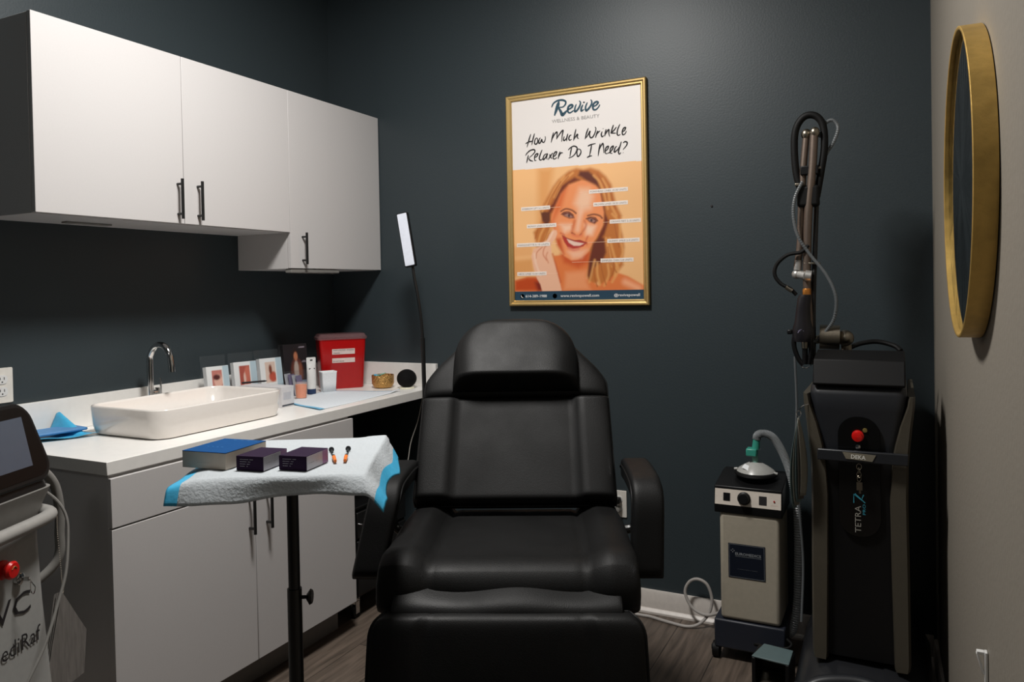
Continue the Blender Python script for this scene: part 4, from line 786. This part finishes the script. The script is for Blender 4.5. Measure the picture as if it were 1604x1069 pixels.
# control head: sloped front
hd = [(-.125, .543), (-.128, .572), (-.118, .640), (.04, .664), (.09, .664), (.09, .543)]
MB().rings([[(x, y, z) for y, z in hd] for x in (-.118, .118)]).build('control_head', BLKP, EU, bev=.003)
fM = frame((-.115, -.1283, .5745), (1, 0, 0), Vector((0, -.99, .145)))
cp = MB().prism([(0, 0), (.230, 0), (.230, .056), (0, .056)], .0002, .0015).xf(fM).build('control_panel', mat('panel_ivory', (222, 212, 200), .4), EU)
def onp(mb): return mb.xf(fM)
MB_ = lambda: MB()
onp(MB().box(.030, .054, .015, .043, .0016, .003)).build('rocker_switch', BLKP, EU)
onp(MB().box(.155, .181, .012, .042, .0016, .003)).build('display_window', INK, EU)
kn = MB().lathe([(0, 0), (.0235, 0), (.0225, .006), (.019, .008), (.018, .019), (.016, .021), (0, .021)], n=32)
kn.xf(fM @ Matrix.Translation((.103, .028, .0016))).build('dial', BLKP, EU)
onp(MB().cyl((.207, .028, .0016), (.207, .028, .0045), .003, n=14)).build('lamp', mat('red_lamp', (170, 40, 36), .3), EU)
text('panel_text', '- - -', INKG, EU, fM @ Vector((.005, .028, .0018)), (1, 0, 0), (0, -.99, .145), w=.020, h=.004)
text('panel_text', '-----', mat('red_ink', (190, 90, 84), .5), EU, fM @ Vector((.196, .012, .0018)), (1, 0, 0), (0, -.99, .145), w=.024, h=.004)
lb = MB().box(-.071, .058, -.1218, -.1204, .310, .434).build('name_plate', NAVYL, EU)
mb = MB()
for a in ((-.068, .055, .3125, .3133), (-.068, .055, .4307, .4315)): mb.box(a[0], a[1], -.1222, -.1218, a[2], a[3])
for x in (-.068, .0542): mb.box(x, x+.0008, -.1222, -.1218, .3125, .4315)
mb.box(-.046, .045, -.1222, -.1218, .3885, .3893)
for q in ((-.060, .408), (-.055, .403), (-.055, .413), (-.050, .408)): mb.rings([[(q[0]+.0022*dx, yy, q[1]+.0022*dz) for dx, dz in ((1, 0), (0, 1), (-1, 0), (0, -1))] for yy in (-.1218, -.1222)])
mb.build('plate_lines', mat('silver_ink', (138, 142, 146), .4), lb, smooth=0)
text('plate_text', 'EUROMEDICS', mat('silver_ink', (138, 142, 146), .4), lb, (-.046, -.1222, .3935), (1, 0, 0), (0, -1, 0), w=.090, h=.0095, bold=.02)
text('plate_text', '- ---------- - -----', mat('silver_ink', (138, 142, 146), .4), lb, (-.038, -.1222, .342), (1, 0, 0), (0, -1, 0), w=.068, h=.004)
# mask resting on it, green valve, corrugated hose
t = thing('breathing_mask', (2.128, -.205, .664), 0, 'grey face mask with green valve resting on the cooling unit', 'mask')
def mr(z, a, b, sx=0): return [(sx+a*math.copysign(abs(math.cos(2*PI*k/40))**.9, math.cos(2*PI*k/40)), b*math.sin(2*PI*k/40)+.012*math.cos(4*PI*k/40)*(a/.07), z) for k in range(40)]
MB().rings([mr(.001, .074, .052), mr(.006, .078, .056), mr(.012, .076, .054), mr(.016, .070, .048)]).build('cushion_rim', RUB, t)
MB().rings([mr(.0165, .070, .048), mr(.026, .062, .042), mr(.038, .044, .032), mr(.048, .026, .024), mr(.052, .014, .014)]).cyl((-.076, 0, .020), (-.064, 0, .022), .005, n=12).cyl((.064, 0, .016), (.078, 0, .014), .005, n=12).build('shell', mat('smoky_shell', (172, 172, 168), .3), t)
MB().box(-.014, .014, -.002, -.001, -.010, .010).xf(Matrix.Translation((-.026, -.034, .036)) @ Matrix.Rotation(-.9, 4, 'X') @ Matrix.Rotation(.5, 4, 'Y')).build('paper_tag', PAPER, t)
MB().cyl((0, 0, .052), (0, 0, .075), .0115, n=20).build('neck', mat('pale_green_plastic', (130, 176, 164), .3), t)
MB().box(-.030, .008, -.024, .020, .075, .103).build('valve_body', GRN, t, bev=.004)
MB().cyl((.002, 0, .100), (.006, 0, .140), .0145, .012, n=20).build('elbow', GRN, t)
MB().cyl((.008, -.01, .098), (.024, -.014, .106), .003, n=8).build('port', CLEAR, t)
mb = MB()
hp = [(.006, 0, .136), (.010, .0, .152), (.030, .0, .160), (.058, .005, .150), (.080, .01, .120), (.102, .02, .070), (.122, .03, .0), (.138, .035, -.10), (.142, .035, -.22), (.140, .035, -.34), (.136, .03, -.46), (.120, .02, -.56), (.09, .06, -.60)]
mb.tube(hp, .0150, n=14, sub=26, rf=lambda i, n, r: r*(1.0 if i % 2 else .78))
mb.build('corrugated_hose', mat('grey_hose', (168, 172, 174), .3, alpha=.9), t, smooth=20)
# grey power cable with a loop
t = thing('power_cable', (0, 0, 0), 0, 'grey power cable looped on the floor between chair and cooling unit', 'cable')
MB().tube([(1.986, -.10, .105), (1.955, -.085, .075), (1.905, -.072, .055), (1.850, -.062, .072), (1.821, -.055, .124), (1.836, -.05, .168), (1.871, -.05, .186), (1.910, -.05, .168), (1.928, -.052, .110), (1.915, -.062, .055), (1.880, -.085, .018), (1.835, -.10, .0075), (1.76, -.09, .0072), (1.68, -.07, .0072), (1.65, -.07, .0072), (1.615, -.07, .0072)], .0062, n=10, sub=8).build('cable_run', CABLE, t)

# ------------------------------------------------------------------ laser tower (local origin on the floor at its middle)
TM = thing('laser_machine', (2.492, -.30, 0), 0, 'tall black laser machine with taupe side panels in the right corner', 'machine')
YF_ = -.28
# dark core
def core(z, w, yf, r=.03): return [(x, y, z) for x, y in rrect(-w, w, yf, .20, r)]
MB().rings([core(.215, .112, YF_+.012), core(.45, .104, YF_+.014), core(.70, .098, YF_+.010), core(.86, .110, YF_+.004), core(.98, .130, YF_-.006), core(1.03, .136, YF_-.010), core(1.052, .134, YF_), core(1.062, .122, YF_+.02)]).build('core', DKP, TM, smooth=60)
MB().rings([secr(z, x0, x1, YF_+o_, YF_+.04, .004) for z, x0, x1, o_ in ((.220, -.096, .094, .006), (.45, -.092, .090, .006), (.70, -.086, .086, .002), (.84, -.094, .094, -.004))]).build('front_panel', BLKP, TM, smooth=60)
for s in (-1, 1):
    rows = [(.205, .128, .098), (.225, .131, .096), (.50, .130, .091), (.72, .128, .088), (.82, .130, .094), (.88, .135, .104), (.94, .141, .118), (1.00, .148, .138), (1.03, .149, .143)]
    MB().rings([[(s*a, YF_-.010, z), (s*b, YF_-.012, z), (s*(b-.006), YF_+.02, z), (s*(a-.008), .18, z), (s*a, .20, z), (s*(a+.006), .19, z), (s*(a+.007), YF_+.01, z)] for z, a, b in rows]).build('side_panel', TAUPE, TM, smooth=50)
MB().rings([[(x, y, z) for y, z in ((YF_-.016, 1.062), (YF_-.010, 1.058), (YF_+.16, 1.075), (YF_+.16, 1.155), (YF_+.02, 1.136))] for x in (-.126, .131)]).build('display_unit', mat('matte_black_plastic', (9, 9, 10), .6, spec=.25), TM, bev=.004)
bar = MB().box(-.113, .136, YF_-.040, YF_-.026, .832, .866).build('handle_bar', DKP, TM, bev=.003)
for x in (-.108, .131): MB().box(x-.004, x+.004, YF_-.026, YF_+.02, .836, .862).build('handle_mount', DKP, bar)
MB().rings([[(x, y, z) for x, z in ((-.042, .862), (.050, .858), (.040, .838), (-.032, .842))] for y in (YF_-.0405, YF_-.0420)]).build('name_plate', mat('plate_taupe', (120, 114, 100), .35), bar)
text('plate_letters', 'DEKA', mat('plate_letter', (226, 224, 216), .3), bar, (-.018, YF_-.0422, .844), (1, 0, -.03), (0, -1, 0), w=.040, h=.012, bold=.02)
mb = MB().rings([[(x*s_, y, z) for x, z in rrect(-.056, .062, .60, .965, .055, 10)] for y, s_ in ((YF_-.0065, 1), (YF_-.0085, .98))])
mb.build('oval_panel', mat('gloss_black', (10, 10, 10), .22), TM)
MB().lathe([(0, .0), (.017, .0), (.017, .010), (.010, .013), (.010, .018), (.0145, .022), (.0135, .030), (0, .033)], c=(0, YF_-.009, .908), axis='y', n=28).build('emergency_stop', REDB, TM)
MB().lathe([(0, 0), (.007, 0), (.006, .003), (0, .0035)], c=(.020, YF_-.009, .925), axis='y', n=20).build('status_button', mat('olive_button', (110, 96, 50), .4), TM)
k = MB().lathe([(0, 0), (.007, 0), (.007, .008), (0, .009)], c=(.0, YF_-.009, .875), axis='y', n=20).build('key_switch', CHR, TM)
mb = MB(); 
for i, zz in enumerate((.818, .806, .794, .782)):
    a = i*1.3; mb.tube([(.003+.007*math.cos(q)*math.cos(a), YF_-.030+.007*math.cos(q)*math.sin(a)*.5, zz+.009*math.sin(q)) for q in [2*PI*j/12 for j in range(13)]], .0011, n=6, smooth=False)
mb.box(-.004, .012, YF_-.036, YF_-.033, .748, .772).box(.002, .008, YF_-.034, YF_-.031, .738, .750)
mb.build('key_ring', STL, k)
text('side_lettering', 'TETRA', TEXTS, TM, (.006, YF_-.0092, .612), (0, 0, 1), (0, -1, 0), w=.082, h=.017)
text('side_lettering', 'PRO', TEXTT, TM, (.019, YF_-.0092, .668), (0, 0, 1), (0, -1, 0), w=.032, h=.008)
mb = MB().tube([(-.013, YF_-.0095, .702), (-.013, YF_-.0095, .728), (.008, YF_-.0095, .712), (.014, YF_-.0095, .728)], .0016, n=6, smooth=False).tube([(-.010, YF_-.0095, .730), (.018, YF_-.0095, .704)], .0014, n=6, smooth=False)
mb.build('star_mark', TEXTT, TM)
# base
def bs(z, k, yf=-.52): return [(x, y, z) for x, y in rrect(-.195+k, .20-k, yf+k, .22-k, .10-k*.5, 10)]
def hump(o):
    for v in o.data.vertices:
        if v.co.z > .09 and v.co.y < -.28: v.co.z -= .11*((-.28-v.co.y)/.24)**1.2*(1 if abs(v.co.x+.0) < .0 else .75)
mb = MB().rings([bs(.035, .02), bs(.06, .0), bs(.13, .0), bs(.175, .018), bs(.200, .045), bs(.212, .09), bs(.215, .13)]); b_ = mb.build('base', mat('satin_charcoal', (34, 35, 38), .28), TM, smooth=60); hump(b_)
MB().tube([(-.175, -.36, .13), (-.15, -.40, .15), (-.10, -.38, .175), (.0, -.36, .185), (.08, -.38, .17), (.15, -.44, .12)], .020, n=14, sub=8).build('foot_bumper', DKP, TM)
for x in (-.16, .14):
    for y in (-.42, .14): MB().cyl((x-.014, y, .032), (x+.014, y, .032), .031, n=24).box(x-.018, x+.018, y-.018, y+.018, .03, .045).build('caster', RUB, TM)
MB().tube([(-.04, .0, 1.15), (.0, .02, 1.166), (.05, .03, 1.172), (.10, .02, 1.16), (.12, .0, 1.145)], .008, n=10).build('top_cable', RUB, TM)

# ------------------------------------------------------------------ articulated laser arm
AR = thing('articulated_arm', (0, 0, 0), 0, 'folded articulated laser arm with hoses rising above the black machine', 'laser arm')
Y = -.38
def Q(x, z, y=Y): return (x, y, z)
MB().cyl(Q(2.449, 1.078, -.33), Q(2.449, 1.165, -.33), .017, n=20).cyl(Q(2.449, 1.118, -.33), Q(2.449, 1.124, -.33), .022, n=20).build('post', STL, AR)
MB().sphere(Q(2.447, 1.188, -.345), .027, n=20, m=12).build('elbow_joint', STL, AR)
MB().cyl(Q(2.368, 1.192, -.36), Q(2.430, 1.190, -.355), .041, n=28).cyl(Q(2.345, 1.180, -.37), Q(2.372, 1.185, -.362), .014, n=16).build('pivot_drum', STL, AR)
MB().tube([Q(2.335, 1.86), Q(2.325, 1.75), Q(2.318, 1.62), Q(2.312, 1.50), Q(2.302, 1.43)], .0115, n=14).build('outer_tube', BRZ, AR)
MB().tube([Q(2.362, 1.865, -.395), Q(2.355, 1.75, -.395), Q(2.342, 1.62, -.395), Q(2.336, 1.50, -.39), Q(2.334, 1.36, -.385), Q(2.345, 1.20, -.375)], .0135, n=14).build('inner_tube', BRZ, AR)
for p in (Q(2.336, 1.872), Q(2.364, 1.873, -.395)): MB().sphere(p, .0165, sz=1.15, n=18, m=10).build('knuckle', STL, AR)
MB().box(2.318, 2.374, Y-.022, Y+.012, 1.735, 1.765).build('clamp', BLKP, AR, bev=.003)
MB().box(2.306, 2.376, Y-.026, Y+.012, 1.628, 1.700).build('cable_sleeve', RUB, AR, bev=.01, seg=3)
MB().box(2.352, 2.382, Y-.012, Y+.006, 1.752, 1.760).box(2.300, 2.330, Y-.022, Y+.006, 1.700, 1.708).box(2.326, 2.376, Y-.02, Y+.0, 1.436, 1.442).build('cable_clip', STL, AR, bev=.001)
MB().cyl(Q(2.303, 1.418), Q(2.307, 1.452), .013, n=16).build('collar', mat('silver_joint', (196, 194, 190), .35, .7), AR)
MB().sphere(Q(2.300, 1.404), .016, n=16, m=10).cyl(Q(2.304, 1.404), Q(2.332, 1.398, -.40), .014, n=18).cyl(Q(2.330, 1.399, -.405), Q(2.349, 1.396, -.405), .0185, n=20).build('wrist_joint', mat('silver_joint', (196, 194, 190), .35, .7), AR)
MB().tube([Q(2.350, 1.10), Q(2.352, 1.30), Q(2.360, 1.50), Q(2.366, 1.64)], .008, n=10).build('support_rod', BLK, AR)
MB().tube([Q(2.325, 1.66), Q(2.304, 1.74), Q(2.298, 1.83), Q(2.303, 1.89), Q(2.322, 1.925), Q(2.347, 1.936), Q(2.373, 1.925), Q(2.390, 1.89), Q(2.392, 1.82), Q(2.380, 1.74), Q(2.366, 1.66)], .0118, n=14, sub=8).build('hose_loop', RUB, AR)
MB().tube([Q(2.34, 1.50, -.40), Q(2.318, 1.478, -.405), Q(2.275, 1.47, -.405), Q(2.240, 1.44, -.40), Q(2.232, 1.405, -.40), Q(2.250, 1.375, -.40), Q(2.282, 1.355, -.40), Q(2.300, 1.335, -.395)], .0065, n=10, sub=8).build('black_hose', RUB, AR)
MB().cyl(Q(2.268, 1.362, -.40), Q(2.288, 1.348, -.40), .0078, n=14).build('hose_ferrule', STL, AR)
cr = lambda i, n, r: r*(1 if i % 2 else .86)
MB().tube([Q(2.376, 1.86, -.37), Q(2.395, 1.903, -.37), Q(2.418, 1.912, -.37), Q(2.434, 1.885, -.37), Q(2.420, 1.84, -.37), Q(2.392, 1.79, -.37), Q(2.378, 1.70, -.375)], .0062, n=10, sub=14, rf=cr).build('clear_hose', HOSE, AR, smooth=20)
MB().tube([Q(2.325, 1.712, -.41), Q(2.302, 1.66, -.415), Q(2.296, 1.60, -.415), Q(2.310, 1.53, -.415), Q(2.345, 1.47, -.41), Q(2.395, 1.40, -.41), Q(2.423, 1.33, -.41), Q(2.418, 1.26, -.40), Q(2.392, 1.215, -.39), Q(2.355, 1.175, -.385)], .0058, n=10, sub=16, rf=cr).build('clear_hose', HOSE, AR, smooth=20)
MB().tube([(2.285, -.33, 1.12), (2.288, -.32, .95), (2.283, -.32, .80), (2.290, -.31, .60), (2.300, -.30, .40), (2.295, -.33, .2)], .0042, n=8, sub=8).build('clear_hose', HOSE, AR)
hpz = thing('laser_handpiece', (2.318, -.425, 1.21), 0, 'black laser handpiece with a gold ring hanging at the arm end', 'handpiece')
def hr(z, a, b, x=0, y=0): return [(x+a*math.cos(2*PI*k/28), y+b*math.sin(2*PI*k/28), z) for k in range(28)]
MB().rings([hr(-.030, .030, .026, .004), hr(-.015, .034, .030, .004), hr(.010, .033, .028, .004), hr(.040, .025, .023, .004), hr(.080, .022, .020, .006), hr(.115, .021, .019, .010), hr(.125, .018, .017, .012)][::-1]).build('grip', mat('dark_grip', (24, 22, 26), .35), hpz)
MB().lathe([(0, .126), (.0135, .126), (.0135, .142), (.012, .146), (0, .146)], c=(.018, 0, 0), n=24).build('gold_ring', mat('copper_ring', (214, 140, 66), .3, .8), hpz)
MB().lathe([(0, -.052), (.0105, -.052), (.0115, -.031), (0, -.031)], c=(.010, 0, 0), n=20).build('lens_collar', STL, hpz)
MB().tube([(-.022, 0, -.01), (-.024, 0, -.045), (-.012, 0, -.085), (.004, 0, -.108)], .008, n=10).tube([(.026, 0, -.02), (.028, 0, -.06), (.022, 0, -.105)], .007, n=10).build('finger_guard', BLKP, hpz)
MB().cyl((.010, 0, -.105), (.010, 0, -.052), .009, n=16).build('tip', BLKP, hpz)
MB().tube([(-.008, 0, -.096), (.0, 0, -.114), (.012, 0, -.118), (.026, 0, -.110), (.030, 0, -.095)], .0018, n=8).build('steel_hoop', CHR, hpz)
MB().box(-.045, -.028, -.010, .010, -.006, .010).build('thumb_button', BLKP, hpz, bev=.004)
text('grip_letters', 'fs', mat('lilac_letter', (130, 124, 150), .4), hpz, (-.010, -.0275, .000), (1, 0, 0), (0, -1, 0), w=.020, h=.012, shear=.3)

# hanging leaflets beside the laser
t = thing('hanging_leaflets', (2.326, -.612, .96), 0, 'bundle of leaflets hanging on a ring at the left of the laser machine', 'leaflets')
mb = MB().tube([(0, 0, .0)]+[(.007*math.sin(a), 0, .009*(1-math.cos(a))) for a in [2*PI*k/12 for k in range(1, 13)]], .0012, n=6, smooth=False).tube([(0, 0, .018), (.010, .006, .032), (.026, .020, .036)], .0012, n=6)
mb.build('ring', CHR, t)
for k in range(5):
    sx = -.016+.007*k
    def lf(u, v, sx=sx, k=k):
        d = v; w = .003+.013*math.sin(PI*min(1, d*.62))*(.6+.1*k); bul = sx*math.sin(PI*min(1, d*.75))*1.3
        return (bul+(u-.5)*w, (u-.5)*.05*math.sin(PI*min(1, .1+d*.8))-.004*k, -.002-.285*d*(1-.04*k))
    MB().grid(lf, 4, 16).build('leaflet', mat(['pale_teal_paper', 'cream_paper', 'pale_teal_paper', 'brown_paper', 'cream_paper'][k], [(96, 116, 118), (124, 122, 112), (96, 116, 118), (84, 78, 72), (120, 122, 118)][k], .6), t, solid=.0006, recalc=False)

# foot switch with its black cable coil
t = thing('foot_switch', (2.225, -.485, 0), -4, 'teal-topped foot switch on the floor in front of the laser machine', 'foot switch')
MB().rings([[(x, y, z) for x, y in ((-.062, -.048), (.058, -.055), (.052, .050), (-.045, .058))] for z in (.138, .144)]).build('top_plate', TEALD, t, bev=.002)
MB().box(-.062, -.050, -.05, .055, .001, .138).box(.046, .058, -.055, .048, .001, .138).box(-.050, .046, .040, .050, .001, .138).box(-.050, .046, -.05, .04, .001, .012).build('guard', BLKP, t, bev=.002)
MB().box(-.044, .040, -.060, .03, 0, .010).xf(Matrix.Translation((0, 0, .05)) @ Matrix.Rotation(.25, 4, 'X')).build('pedal', STL, t, bev=.003)
MB().cyl((.042, -.03, .055), (.052, -.03, .055), .010, n=16).build('pivot', GREYP, t)
mb = MB()
pts = [(2.262, -.34, .012)]
for k in range(40):
    a = k*.5; pts.append((2.205+.058*math.cos(a)+.004*math.sin(k*1.7), -.372+.030*math.sin(a)+.004*math.cos(k*2.1), .010+.0032*k+.004*math.sin(k)))
t = thing('cable_coil', (0, 0, 0), 0, 'coil of black cable behind the foot switch', 'cable')
mb.tube(pts, .0045, n=8, sub=4).build('coil', RUB, t)
